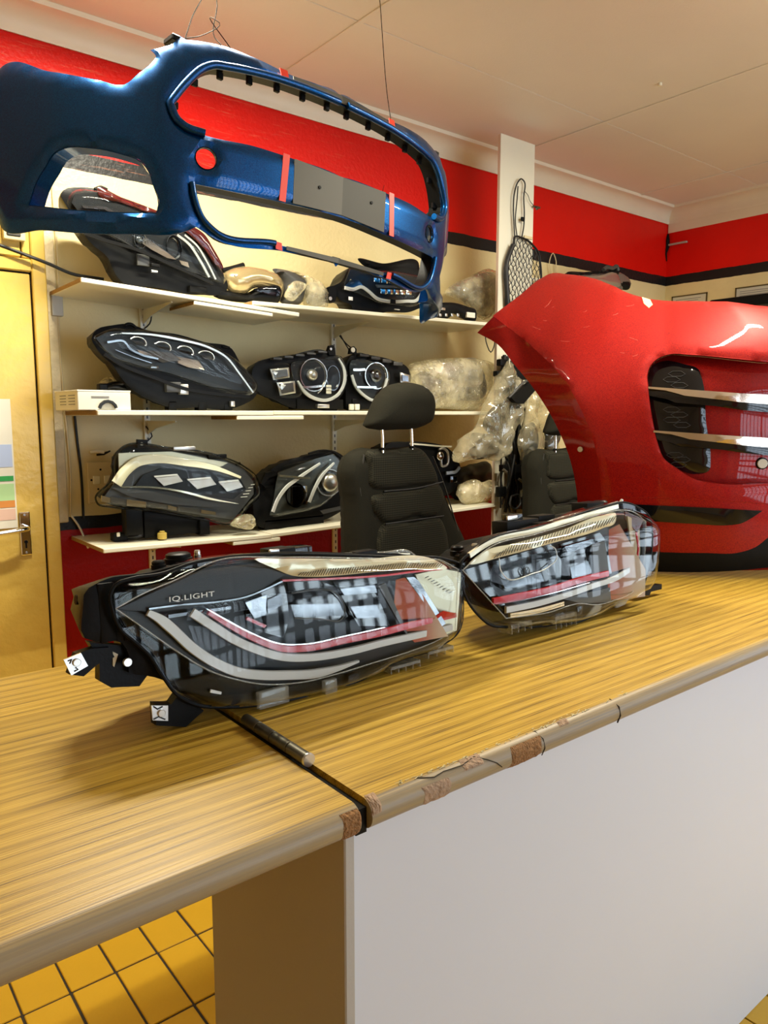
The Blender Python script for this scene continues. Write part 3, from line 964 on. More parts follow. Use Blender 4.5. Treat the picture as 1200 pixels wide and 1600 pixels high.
# ================================================================ bumpers
class Skin:
    """a bumper's outer face: s runs along its plan curve, h upwards; lean(s, h) moves it along the outward normal"""
    def __init__(k, O, yaw, roll, heading, s0, s1, lean, flip=1):
        k.O = np.asarray(O, float); k.lean = lean
        n = 1200
        k.S = np.linspace(s0, s1, n)
        th = np.array([heading(s) for s in k.S])
        ds = k.S[1] - k.S[0]
        i0 = int(np.argmin(abs(k.S)))
        X = np.concatenate([[0], np.cumsum((np.cos(th[1:]) + np.cos(th[:-1])) / 2 * ds)])
        Y = np.concatenate([[0], np.cumsum((np.sin(th[1:]) + np.sin(th[:-1])) / 2 * ds)])
        k.X, k.Y, k.T = X - X[i0], Y - Y[i0], th
        k.R = np.array(Matrix.Rotation(yaw, 3, 'Z') @ Matrix.Rotation(-roll, 3, 'Y'))

    def __call__(k, s, h, off=0.0):
        s = np.asarray(s, float); h = np.asarray(h, float)
        x, y, t = np.interp(s, k.S, k.X), np.interp(s, k.S, k.Y), np.interp(s, k.S, k.T)
        o = k.lean(s, h) + off
        nx, ny = np.sin(t), -np.cos(t)
        P = np.stack([x + nx * o, y + ny * o, h + 0 * x], -1)
        return P

    def world(k, s, h, off=0.0):
        return k(s, h, off) @ k.R.T + k.O

    def inv(k, x, y, off=0.0, sr=(-1.2, 1.2), hr=(-.6, .6)):
        S, H = np.meshgrid(np.linspace(*sr, 90), np.linspace(*hr, 50))
        P = k.world(S, H, off) - CAM
        z = P @ FW
        u, v = 600 + FPX * (P @ RT) / z, 800 - FPX * (P @ UP) / z
        i = np.argmin((u - x) ** 2 + (v - y) ** 2)
        q = np.array([S.flat[i], H.flat[i]])
        for _ in range(25):
            e = np.array(proj(k.world(q[0], q[1], off))) - (x, y)
            if abs(e).max() < .01: break
            J = np.zeros((2, 2))
            for c in range(2):
                d = q.copy(); d[c] += 1e-4
                J[:, c] = (np.array(proj(k.world(d[0], d[1], off))) - (x, y) - e) / 1e-4
            st = np.linalg.lstsq(J + 1e-6, -e, rcond=None)[0]
            q = q + np.clip(st, -.08, .08)
        return float(q[0]), float(q[1])

    def invs(k, l, off=0.0, **kw):
        return [k.inv(p[0], p[1], off, **kw) + tuple(p[2:]) for p in l]

    def skin(k, name, outer, holes, m, parent, off=0.0, t=.0035, step=.022, line=False, smooth=35, curl=0.0, rc=.012, fine=.012):
        o = poly_line(outer, fine) if line else spline(outer, fine)
        hs = [spline(h, fine) for h in holes]
        def fr(P, d): return k(P[:, 0], P[:, 1], off - curl * (1 - dome(d / rc)))
        def bk(P, d): return k(P[:, 0], P[:, 1], off - t - curl * (1 - dome(d / rc)))
        return shell(name, o, hs, fr, bk, m, parent, step, smooth)

    def flange(k, name, loop, depth, m, parent, off=0.0, t=.003, closed=True, inset=0.0, fine=.02):
        """strip running back from an edge of the skin, away from its face"""
        L = spline(loop, fine, closed)
        a = np.array(L)
        A = k(a[:, 0], a[:, 1], off - .0005)
        B = k(a[:, 0], a[:, 1], off - depth)
        c = a.mean(0)
        n = len(L)
        nx = np.roll(a, -1, 0) - np.roll(a, 1, 0)
        if not closed: nx[0], nx[-1] = a[1] - a[0], a[-1] - a[-2]
        nn = np.column_stack([nx[:, 1], -nx[:, 0]]); nn /= np.linalg.norm(nn, axis=1)[:, None] + 1e-9
        a2 = a + nn * t
        C = k(a2[:, 0], a2[:, 1], off - depth); D = k(a2[:, 0], a2[:, 1], off - .0005)
        V = np.vstack([A, B, C, D]); f = []
        for i in range(n if closed else n - 1):
            j = (i + 1) % n
            for q in range(4):
                r = (q + 1) % 4
                f.append((q * n + i, q * n + j, r * n + j, r * n + i))
        if not closed:
            f += [(0, n, 2 * n, 3 * n), (n - 1, 4 * n - 1, 3 * n - 1, 2 * n - 1)]
        o = mesh_obj(name, V, f, m, parent, 35)
        bm = bmesh.new(); bm.from_mesh(o.data); bmesh.ops.recalc_face_normals(bm, faces=bm.faces); bm.to_mesh(o.data); bm.free()
        return o

    def matrix(k):
        m = Matrix.Identity(4)
        for i in range(3):
            for j in range(3): m[i][j] = k.R[i, j]
            m[i][3] = k.O[i]
        return m


def car_paint(name, col, flake, rough, metal=.8, coat=.45):
    m, nt, N, L, b = nodes(name)
    tc = N.new('ShaderNodeTexCoord')
    v = N.new('ShaderNodeTexVoronoi'); v.inputs['Scale'].default_value = 900
    L.new(tc.outputs['Object'], v.inputs['Vector'])
    mx = N.new('ShaderNodeMix'); mx.data_type = 'RGBA'
    mx.inputs['A'].default_value = (*col, 1); mx.inputs['B'].default_value = (*flake, 1)
    sp = N.new('ShaderNodeSeparateColor'); L.new(v.outputs['Color'], sp.inputs[0])
    L.new(sp.outputs[0], mx.inputs['Factor'])
    L.new(mx.outputs['Result'], b.inputs['Base Color'])
    b.inputs['Metallic'].default_value = metal
    b.inputs['Roughness'].default_value = rough
    b.inputs['Coat Weight'].default_value = coat
    b.inputs['Specular IOR Level'].default_value = .12
    b.inputs['Coat Roughness'].default_value = .03
    return m


M_blue = car_paint('blue_car_paint', (.0005, .024, .095), (.0015, .075, .25), .36)
M_redcar = car_paint('red_car_paint', (.16, .0006, .005), (.42, .013, .004), .5, .35, .35)

# ---------------------------------------------------------------- blue bumper hanging from the ceiling
def blue_heading(s):
    a = abs(s)
    t = math.atan(1.45 * min(a, .78) ** 2)
    t += math.radians(7) * np.clip((a - .55) / .04, 0, 1)
    if a > .78: t += (a - .78) * 1.9
    t = min(t, math.radians(63))
    return t if s > 0 else -t


BO = (1.443, 2.0, 2.245)
blue = Skin(BO, math.radians(3.6), math.radians(-4.0), blue_heading, -1.5, 1.5,
            lambda s, h: -1.1 * np.clip(h - .10, 0, 1) ** 2 * (1 + 0 * s) - .25 * np.clip(-.12 - h, 0, 1) ** 2)
bl = empty('blue_bumper', label='blue bumper cover with red tape stripes hung by wires below the ceiling', cat='bumper', mat=blue.matrix())


def mirror(half): return half + [(-p[0],) + tuple(p[1:]) for p in reversed(half)]


kw = dict(sr=(-1.3, .3))
top_l_ = blue.invs([(530, 143), (499, 130), (457, 115), (400, 88), (345, 68), (310, 61), (290, 58), (277, 50, 'c'), (274, 62), (252, 71), (234, 75, 'c'), (243, 85), (238, 93), (215, 112), (193, 129), (150, 122), (75, 109), (0, 100)], **kw)
bot_l_ = blue.invs([(0, 357), (60, 358), (130, 363), (200, 364), (285, 362), (308, 353, 'c'), (338, 372), (453, 393), (530, 414)], **kw)
s_end = min(top_l_[-1][0], bot_l_[0][0]) - .03
half = [(0, top_l_[0][1] - .004)] + top_l_[0:] + [(s_end, top_l_[-1][1] - .02, 'c'), (s_end, bot_l_[0][1] + .10, 'c')] + bot_l_ + [(0, bot_l_[-1][1] - .004)]
outer = mirror(half)
g_top = blue.invs([(530, 160), (492, 144), (430, 122), (350, 104), (336, 102), (320, 106), (290, 131), (266, 161, 'c')], **kw)
g_bot = blue.invs([(277, 187), (290, 198), (320, 209), (400, 227), (453, 244), (530, 272)], **kw)
grille = mirror([(0, g_top[0][1])] + g_top + g_bot + [(0, g_bot[-1][1] - .002)])
l_top = blue.invs([(530, 337), (442, 315), (360, 297), (300, 285, 'c')], **kw)
l_bot = blue.invs([(305, 312), (317, 342), (334, 360), (430, 380), (530, 403)], **kw)
lower = mirror([(0, l_top[0][1])] + l_top + l_bot + [(0, l_bot[-1][1])])
fog = blue.invs([(79, 238), (97, 228), (133, 227), (187, 237), (220, 250), (233, 267), (238, 283), (248, 318), (244, 332, 'c'), (180, 331), (120, 328), (40, 320, 'c'), (53, 280), (67, 257)], **kw)
fog_r = [(-p[0],) + tuple(p[1:]) for p in reversed(fog)]
sx, sh = blue.inv(323, 246, **kw)
sensor = [(sx + .0285 * math.cos(a), sh + .0285 * math.sin(a)) for a in np.linspace(0, 2 * math.pi, 20, endpoint=False)]
sensor_r = [(-p[0], p[1]) for p in reversed(sensor)]
blue.skin('bumper_skin', outer, [grille, lower, fog, fog_r, sensor, sensor_r], M_blue, bl, curl=.010, rc=.016, step=.022)
for lp, nm, dp in ((grille, 'grille_flange', .05), (lower, 'intake_flange', .045), (fog, 'fog_light_flange', .05), (fog_r, 'fog_light_flange', .05)):
    blue.flange(nm, lp, dp, M_blue if 'fog' in nm else M_black, bl, off=-.011)
for c in (sensor, sensor_r): blue.flange('sensor_ring', c, .014, M_black, bl, off=-.006, t=.002, fine=.008)
# rolled bead round the grille opening and down the sides of the lower intake
def bead(nm, loop, r, closed, off=.002):
    S_ = spline(loop, .012, closed)
    P = [tuple(blue(p[0], p[1], off)) for p in S_]
    return MB().tube(P, r, 10, closed).build(nm, M_blue, bl, 60)
bead('grille_bead', grille[1:len(g_top) + 4], .011, False)
bead('grille_bead', [(-p[0], p[1]) for p in grille[1:len(g_top) + 4]], .011, False)
bead('intake_bead', l_top[-1:] + l_bot[:4], .008, False)
bead('intake_bead', [(-p[0], p[1]) for p in l_top[-1:] + l_bot[:4]], .008, False)
# clips round the inside of the grille opening
gl = spline(grille, .01)
for k in range(26):
    p = gl[int(len(gl) * (k + .5) / 26)]
    if p[1] < sh + .03 and abs(p[0]) < .5: continue
    q = blue(p[0], p[1] - .004, -.04)
    MB().bbox((q[0] - .009, q[1] - .006, q[2] - .016), (q[0] + .009, q[1] + .006, q[2] + .004), .002, 1).build('grille_clip', M_black, bl)


def band(name, l, m, off=.0012, sgn=(1,), **kw2):
    """flat film on the skin: four corner points, repeated mirrored when asked"""
    P = blue.invs(l, **kw)
    for s in sgn:
        Q = [(p[0] * s, p[1]) for p in P]
        if s < 0: Q = Q[::-1]
        blue.skin(name, Q, [], m, bl, off=off, t=.002, line=True, step=.03, fine=.02)


both = (1, -1)
band('red_tape', [(443, 239), (453, 242.5), (446, 316), (436, 313)], M_tape, sgn=both)
band('red_tape', [(437, 106), (449, 111), (452, 125), (440, 121)], M_tape, sgn=both)
band('red_tape', [(430, 377), (440, 380), (441, 392), (431, 389)], M_tape, sgn=both)
c1, c2 = blue.inv(545, 277.5, sr=(-.4, .4)), blue.inv(538, 336, sr=(-.4, .4))
v1, v2 = blue.invs([(460.5, 247), (454, 317.5)], **kw)
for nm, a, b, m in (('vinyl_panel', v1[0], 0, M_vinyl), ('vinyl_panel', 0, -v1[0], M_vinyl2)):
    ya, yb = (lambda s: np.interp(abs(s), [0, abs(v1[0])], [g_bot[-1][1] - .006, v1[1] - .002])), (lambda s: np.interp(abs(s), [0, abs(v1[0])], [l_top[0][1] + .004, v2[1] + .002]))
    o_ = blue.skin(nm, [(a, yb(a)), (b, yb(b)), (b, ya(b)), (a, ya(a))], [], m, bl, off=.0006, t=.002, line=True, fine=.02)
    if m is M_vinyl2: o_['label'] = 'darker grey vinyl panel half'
tl = blue.invs([(458, 117), (461, 128)], **kw)
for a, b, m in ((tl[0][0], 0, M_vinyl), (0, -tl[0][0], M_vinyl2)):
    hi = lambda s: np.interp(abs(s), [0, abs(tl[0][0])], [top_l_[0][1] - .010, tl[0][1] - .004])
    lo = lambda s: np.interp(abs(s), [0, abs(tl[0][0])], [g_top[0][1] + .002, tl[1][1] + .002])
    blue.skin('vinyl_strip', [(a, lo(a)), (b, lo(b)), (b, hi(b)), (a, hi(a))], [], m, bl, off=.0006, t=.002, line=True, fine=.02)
ll = blue.invs([(448, 384), (449, 392)], **kw)
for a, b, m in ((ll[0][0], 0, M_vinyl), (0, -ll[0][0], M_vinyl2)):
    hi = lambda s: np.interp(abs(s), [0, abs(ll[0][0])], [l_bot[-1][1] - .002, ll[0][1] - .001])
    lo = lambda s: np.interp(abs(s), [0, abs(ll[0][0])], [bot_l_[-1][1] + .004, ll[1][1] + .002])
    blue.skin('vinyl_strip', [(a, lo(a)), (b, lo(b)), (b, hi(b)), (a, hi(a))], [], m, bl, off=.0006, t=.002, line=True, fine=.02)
for (x, y) in ((499, 293), (580, 317)):
    q = blue(*blue.inv(x, y, sr=(-.4, .4)), .001)
    MB().cyl(tuple(q), .005, .003, (0, -1, 0), 10).build('screw_hole', M_black, bl)
# mounting ears on the top edge
for s in (1, -1):
    p = blue.inv(277, 54, **kw)
    q = blue(p[0] * s, p[1], -.01)
    MB().bbox((q[0] - .016, q[1] - .004, q[2] - .012), (q[0] + .010, q[1] + .05, q[2] + .004), .003, 1).build('mounting_ear', M_black, bl)
    q = blue(.92 * s, .03, -.10)
    MB().bbox((q[0] - .004, q[1] - .01, q[2] - .03), (q[0] + .004, q[1] + .03, q[2] + .06), .003, 1).build('side_bracket', M_black, bl)


def wire(name, pts, r, m, label, cat='wire', group=None):
    return tag(MB().tube(spline(pts, .015, False), r, 5).build(name, m, None, 60), label, cat, group)


wa = blue.world(*blue.inv(290, 57, **kw), -.01)
wire('hanging_wire', [tuple(wa), (wa[0] + .03, wa[1] + .02, 2.60), (wa[0] + .11, wa[1] + .05, 2.75), (wa[0] + .13, wa[1] + .06, 2.899)], .0016, M_copper, 'thin rusty wire holding the left of the blue bumper to the ceiling')
wb = blue.world(*blue.inv(347, 68, **kw), -.008)
wire('hanging_wire', [tuple(wb), (wb[0] - .01, wb[1] + .02, 2.56), (wb[0] + .0, wb[1] + .02, 2.66), (wb[0] - .05, wb[1] + .03, 2.76), (wb[0] - .02, wb[1] + .03, 2.899)], .0016, M_copper, 'second thin wire looped right of the first above the blue bumper')
wire('wire_loop', [tuple(wa), (wa[0] + .05, wa[1], 2.555), (wa[0] + .10, wa[1] - .01, 2.60), (wb[0] - .02, wb[1] + .02, 2.61), (wb[0] + .04, wb[1] + .02, 2.545)], .0014, M_copper, 'loose end of wire curling on the top edge of the blue bumper')
mw = blue.world(*blue.inv(620, 200, sr=(.1, .9)), -.02)
wire('hanging_wire', [tuple(mw), (mw[0] + .02, mw[1] + .05, mw[2] + .12), (mw[0] + .01, mw[1] + .08, 2.899)], .0014, M_copper, 'thin wire holding the right of the blue bumper to the ceiling')
wire('dangling_wire', [(1.93, 2.40, 2.40), (1.94, 2.45, 2.30), (2.06, 2.47, 2.22), (2.11, 2.45, 2.25)], .0010, M_copper, 'fine wire curling in front of the red wall inside the bumper opening')

# ---------------------------------------------------------------- red bumper standing on the counter
def red_heading(s):
    return math.radians(np.interp(s, [-.2, .0, .25, .5, .9], [-64, -60, -40, -22, -10]))


def red_lean(s, h):
    up = np.clip(h - np.interp(s, [-.4, 0, .3], [.40, .46, .54]), 0, 1)
    k = np.interp(s, [-.6, -.2, .1, .5], [1.2, 1.5, 2.2, 3.0])
    return -k * up ** 2 - .55 * np.clip(.26 - h, 0, 1) ** 2 + .012 * np.exp(-((h - .36) / .10) ** 2)


red = Skin((2.115, 1.275, CT + .018), 0, 0, red_heading, -1.4, 1.3, red_lean)
rd = empty('red_bumper', label='glossy red bumper cover with chrome blades standing on the right of the counter', cat='bumper', mat=red.matrix())
rk = dict(sr=(-1.1, .9), hr=(-.05, 1.0))
e_top = red.invs([(769, 493, 'c'), (810, 462), (845, 434), (859, 427), (886, 428), (932, 436), (955, 445), (978, 456), (1008, 465), (1085, 470), (1200, 478)], **rk)
e_arch = red.invs([(940, 800), (939, 776), (932, 711), (912, 650), (882, 596), (832, 543)], **rk)
sb0 = e_arch[0][0]
s_r = .95
outer = e_top + [(s_r, e_top[-1][1] + .0, 'c'), (s_r, 0.0, 'c'), (.3, 0.0), (.1, .0), (sb0 + .03, .0, 'c'), (sb0, .06)] + e_arch
vent = red.invs([(1012, 600), (1011, 587), (1016, 571), (1027, 560), (1047, 553), (1080, 554), (1200, 565)], **rk)
vb = red.invs([(1200, 756), (1123, 756), (1087, 749), (1058, 732), (1037, 716), (1028, 694), (1019, 655)], **rk)
vent_l = vent + [(.72, vent[-1][1] - .01), (.76, (vent[-1][1] + vb[0][1]) / 2), (.72, vb[0][1] + .01)] + vb
hx, hh = red.inv(907, 702, **rk)
bolt = [(hx + .007 * math.cos(a), hh + .007 * math.sin(a)) for a in np.linspace(0, 2 * math.pi, 14, endpoint=False)]
red.skin('bumper_skin', outer, [vent_l], M_redcar, rd, curl=.008, rc=.012, step=.022)
# wheel arch lip
a_out = [(773, 493), (837, 543), (887, 596), (917, 650), (937, 711), (944, 776), (945, 800)]
a_in = [(746, 520), (779, 539), (801, 566), (832, 604), (866, 658), (889, 711), (901, 765), (904, 800)]
A_ = spline(red.invs(a_out, off=-.013, **rk), .02, False); B_ = spline(red.invs(a_in, off=-.085, **rk), .02, False)
n = 40
ra = np.array([A_[int(i * (len(A_) - 1) / (n - 1))] for i in range(n)]); rb = np.array([B_[int(i * (len(B_) - 1) / (n - 1))] for i in range(n)])
Pa, Pb = red(ra[:, 0], ra[:, 1], -.013), red(rb[:, 0], rb[:, 1], -.085)
Vv, Ff = [], []
for lay in (0, -.004):
    for j in range(5):
        t = j / 4
        Vv += [tuple(p) for p in (Pa * (1 - t) + Pb * t + np.array([-.35, -.0, 0]) * lay * -1 + np.array([0, 0, 0]))]
for lay in range(2):
    for j in range(4):
        for i in range(n - 1):
            q = [lay * 5 * n + j * n + i, lay * 5 * n + j * n + i + 1, lay * 5 * n + (j + 1) * n + i + 1, lay * 5 * n + (j + 1) * n + i]
            Ff.append(tuple(q if lay else q[::-1]))
for i in range(n - 1):
    for j in (0, 4):
        a = j * n + i; Ff.append((a, a + 1, a + 1 + 5 * n, a + 5 * n))
o = mesh_obj('wheel_arch_lip', Vv, Ff, M_redcar, rd, 40)
q = np.array([0.0, 0, 0]) + red(*red.inv(907, 702, off=-.045, **rk), -.045)
MB().cyl(tuple(q), .009, .006, (-.9, -.4, 0), 12).build('bolt_hole', M_satin, rd, 40)
# vent: returned edge, recessed body, grille insert, blades, sensor
red.flange('vent_return', vent_l, .045, M_redcar, rd, off=-.007, t=-.003)
red.skin('vent_body', [(p[0], p[1]) for p in vent_l], [], M_redcar, rd, off=-.055, step=.03)
ins = red.invs([(1012, 590), (1018, 572), (1032, 565), (1070, 569), (1092, 577), (1097, 590), (1104, 660), (1111, 715), (1109, 735), (1085, 741), (1056, 730), (1036, 714), (1022, 670)], off=-.042, **rk)
gi = red.skin('grille_insert', ins, [], M_gloss, rd, off=-.042, t=.006, curl=.006, rc=.01)
hx_pts = []
for (cx, cy) in ((1058, 584), (1050, 593), (1062, 602), (1050, 640), (1062, 648), (1050, 656), (1066, 664), (1055, 711), (1066, 718), (1060, 726)):
    pts = red.invs([(cx - 14, cy), (cx - 7, cy - 4), (cx + 6, cy - 4), (cx + 13, cy + .5), (cx + 6, cy + 4), (cx - 7, cy + 4)], off=-.040, **rk)
    P = [tuple(red(p[0], p[1], -.040)) for p in pts]
    MB().tube(P, .0011, 5, closed=True).build('honeycomb_rib', M_dgrey, gi)
for (y0, dy) in ((604, 26), (672, 24)):
    xs = np.array([1013, 1040, 1056, 1070, 1120, 1160, 1200]) + (8 if y0 > 650 else 0)
    slope = (y0 == 604 and 15 or 14) / 187.0
    ly = [y0 + (x - 1013) * slope * .9 for x in xs]
    th_t = [3, 4, 7, 10, 12, 14, 15]
    th_b = [14, 17, 22, 22, 23, 26, 28]
    def rib(top, bot, off, t, m, nm):
        o_ = red.invs([(x, y) for x, y in top] + [(x, y) for x, y in bot[::-1]], off=off, **rk)
        k = len(top)
        o_ = o_[:k] + [(o_[k - 1][0] + .18, o_[k - 1][1]), (o_[k][0] + .18, o_[k][1])] + o_[k:]
        return red.skin(nm, o_, [], m, rd, off=off, t=t, line=True, curl=.004, rc=.006, step=.02, fine=.012)
    xl = [float(x) for x in xs]
    xl[-1] = 1215
    rib([(x, y) for x, y in zip(xl, ly)], [(x, y + b) for x, y, b in zip(xl, ly, th_b)], -.010, .03, M_gloss, 'blade_body')
    rib([(x, y) for x, y in zip(xl, ly)], [(x, y + b) for x, y, b in zip(xl, ly, th_t)], -.002, .010, M_chrome_warm, 'chrome_blade')
q = red(*red.inv(1190, 724, off=-.055, **rk), -.055)
sn = MB().cyl(tuple(q), .0150, .0105, (-.75, -.66, 0), 18).build('parking_sensor', M_paper, rd, 40)
MB().lathe([(.0150, 0), (.0185, .001), (.0185, .006), (.0150, .007)], tuple(q), (-.75, -.66, 0), 18).build('sensor_ring', M_black, sn, 40)
def rtrim(nm, l, m, off=.006, t=.010, line=False):
    return red.skin(nm, red.invs(l, **rk), [], m, rd, off=off, t=t, line=line, curl=.002, rc=.004, step=.03)
rtrim('black_trim_wedge', [(946, 786, 'c'), (1013, 789), (1100, 793), (1190, 798, 'c'), (1172, 810), (1156, 818), (1142, 820), (1080, 818), (1016, 814), (948, 810, 'c')], M_gloss)
lo_ = red.invs([(948, 858), (1018, 862), (1100, 864), (1156, 863), (1182, 854), (1200, 840)], **rk)
lb_ = red.invs([(1200, 887), (1146, 892), (1018, 893), (955, 890)], **rk)
red.skin('lower_black_band', lo_ + [(.55, lo_[-1][1] + .07, 'c'), (.55, lb_[0][1], 'c')] + lb_, [], M_black, rd, off=.002, t=.006, curl=.002, rc=.004, step=.03)
sl = red.invs([(945, 777), (1030, 778), (1100, 781), (1200, 787)], **rk)
MB().tube([tuple(red(p[0], p[1], -.0003)) for p in spline(sl, .02, False)], .0012, 5).build('crease_line', M_redcar, rd)
# scratches in the paint
rr = random.Random(4); scr = MB()
for k in range(12):
    x, y = rr.uniform(820, 1000), rr.uniform(470, 570)
    a = rr.uniform(-1.2, .6); L = rr.uniform(5, 16)
    pts = red.invs([(x, y), (x + L * .5 * math.cos(a) + 1, y + L * .5 * math.sin(a)), (x + L * math.cos(a), y + L * math.sin(a) - 1)], **rk)
    scr.tube([tuple(red(p[0], p[1], -.0002)) for p in pts], .0003, 4)
tag(scr.build('paint_scratch', mat('pink_scratch', (.75, .22, .15), .6), rd), kind='stuff')
pc = red.invs([(1003, 464), (1016, 468), (1020, 476), (1014, 481), (1006, 474)], **rk)
red.skin('paint_chip', pc, [], mat('bare_primer', (.75, .58, .28), .5), rd, off=.0005, t=.001, line=True, fine=.01)

# ================================================================ lamps: shared builders
class Lamp:
    """a headlamp: housing, clear lens and the pieces between, all in the lamp's own frame"""
    def __init__(s, name, label, o, yaw=0, tilt=0, group=None, cat='headlight', k=(0, 0, 1)):
        s.fr = Frame(o, yaw, tilt)
        s.root = empty(name, label=label, cat=cat, group=group, mat=s.fr.matrix())
        s.k = k

    def p(s, l, w=0.0, k=None):
        return s.fr.pts(px(l, *(k or s.k)), w)

    def pt(s, x, y, w=0.0, k=None):
        q = s.p([(x, y)], w, k)[0]
        return (q[0], q[1], w)

    def housing(s, l, front, depth, m=None, rim=.03, name='housing', hf=.004, step=.02):
        return pad(name, s.p(l, front), m or M_black, s.root, w0=front - .01, hf=hf, rf=.01, hb=depth, rb=rim, t=.012, step=step)

    def lens(s, l, w=0.0, bulge=.03, r=.06, m=None, name='lens', step=.016, warp=None, par=None):
        o = spline(s.p(l, w), step)
        def f(off):
            def g(P, d):
                q = np.column_stack([P, w + off + bulge * dome(d / r)])
                return warp(q) if warp else q
            return g
        return shell(name, o, [], f(0), f(-.0018), m or M_lens, par or s.root, step, 40)

    def pad(s, name, l, m, w, hf=.004, rf=.01, t=.004, par=None, line=False, hb=0.0, step=.014, holes=(), k=None):
        return pad(name, s.p(l, w, k), m, par or s.root, w0=w, hf=hf, rf=rf, hb=hb, t=t, step=step, line=line,
                   holes=[s.p(h, w, k) for h in holes])

    def flat(s, name, l, m, w, t=.004, par=None, k=None, lead=None, line=True, holes=()):
        """straight-sided plate; lead tilts it: w grows along u by lead[0] and along v by lead[1]"""
        P = s.p(l, w, k)
        o = poly_line(P, .5) if line else spline(P, .012)
        c = np.mean(np.array([q[:2] for q in P]), 0)
        def sl(Q): return (lead[0] * (Q[:, 0] - c[0]) + lead[1] * (Q[:, 1] - c[1])) if lead else 0 * Q[:, 0]
        return shell(name, o, [spline(s.p(h, w, k), .012) for h in holes], lambda Q, d: np.column_stack([Q, w + t / 2 + sl(Q)]), lambda Q, d: np.column_stack([Q, w - t / 2 + sl(Q)]), m, par or s.root, 1.0, 30)

    def tube(s, name, l, r, m, w, par=None, closed=False, k=None, n=8, flat=1.0, line=False):
        P = s.p(l, w, k)
        S = P if line else spline(P, .01, closed)
        o = MB().tube([(q[0], q[1], w) for q in S], r, n, closed).build(name, m, par or s.root, 50)
        return o

    def strip(s, name, l, width, m, w, t=.006, par=None, k=None, taper=None, dw=None):
        """flat light guide of a given width along a line; dw moves it forwards along its length"""
        S = spline(s.p(l, w, k), .008, False)
        a = np.array(S); d = np.gradient(a, axis=0); d /= np.linalg.norm(d, axis=1)[:, None] + 1e-9
        nn = np.column_stack([-d[:, 1], d[:, 0]])
        q = np.linspace(0, 1, len(a))
        wd = width * (np.interp(q, *taper) if taper else np.ones(len(a)))
        ww = w + (np.interp(q, *dw) if dw else np.zeros(len(a)))
        A, B = a + nn * wd[:, None] / 2, a - nn * wd[:, None] / 2
        n = len(a)
        e = min(.0015, t * .3)
        rows = []
        for Q, z, sh in ((A, -t / 2, 0), (A, t / 2 - e, 0), (A, t / 2, 1), (B, t / 2, 1), (B, t / 2 - e, 0), (B, -t / 2, 0)):
            c = a
            QQ = Q + (c - Q) * (.12 * sh)
            rows.append(np.column_stack([QQ, ww + z]))
        V = np.vstack(rows); f = []
        for r in range(6):
            r2 = (r + 1) % 6
            for i in range(n - 1): f.append((r * n + i, r2 * n + i, r2 * n + i + 1, r * n + i + 1))
        f += [tuple(r * n for r in range(5, -1, -1)), tuple(r * n + n - 1 for r in range(6))]
        return mesh_obj(name, V, f, m, par or s.root, 35)

    def bowl(s, name, x, y, rx, ry, m, w, depth=.03, par=None, n=28, k=None):
        """round reflector: an open dish with a rim"""
        c = s.pt(x, y, w, k)
        e = s.pt(x + rx, y, w, k); g = s.pt(x, y + ry, w, k)
        a, b = abs(e[0] - c[0]), abs(g[1] - c[1])
        v, f = [], []
        rings = [(1.06, -.004), (1.06, .004), (1.0, .004), (.93, -depth * .35), (.75, -depth * .7), (.5, -depth * .9), (.2, -depth)]
        for r, h in rings:
            for q in range(n):
                t = 2 * math.pi * q / n
                v.append((c[0] + a * r * math.cos(t), c[1] + b * r * math.sin(t), w + h))
        for i in range(len(rings) - 1):
            for q in range(n):
                q2 = (q + 1) % n
                f.append((i * n + q, i * n + q2, (i + 1) * n + q2, (i + 1) * n + q))
        f.append(tuple((len(rings) - 1) * n + q for q in range(n)))
        return mesh_obj(name, v, f, m, par or s.root, 40)

    def ball(s, name, x, y, r, m, w, par=None, flat=.5, k=None, n=24):
        """projector lens: a shallow glass dome in a dark ring"""
        c = s.pt(x, y, w, k)
        a = abs(s.pt(x + r, y, w, k)[0] - c[0])
        prof = [(a * math.cos(t), a * flat * math.sin(t)) for t in np.linspace(0, math.pi / 2, 7)]
        return MB().lathe([(a, -.006)] + prof, c, (0, 0, 1), n).build(name, m, par or s.root, 50)

    def box(s, name, x0, y0, x1, y1, m, w, t, par=None, b=.002, k=None):
        p, q = s.pt(x0, y0, w, k), s.pt(x1, y1, w, k)
        return MB().bbox((min(p[0], q[0]), min(p[1], q[1]), w - t / 2), (max(p[0], q[0]), max(p[1], q[1]), w + t / 2), b, 2).build(name, m, par or s.root, 30)

    def knob(s, name, x, y, r, h, m, w, axis=(0, 1, 0), par=None, k=None, n=18):
        c = s.pt(x, y, w, k)
        a = r
        return MB().lathe([(a, 0), (a, h * .5), (a * .88, h * .55), (a * .88, h * .85), (a * .7, h)], c, axis, n).build(name, m, par or s.root, 35)


M_glassball = mat('projector_glass', (.02, .025, .03), .02, coat=1.0)
M_reflector = mat('reflector_silver', (.75, .74, .70), .12, metal=1.0)
M_reflector_soft = mat('satin_reflector', (.55, .54, .50), .3, metal=.9)
M_ghost = mat('smoke_grey_chrome', (.17, .175, .185), .08, metal=1.0)

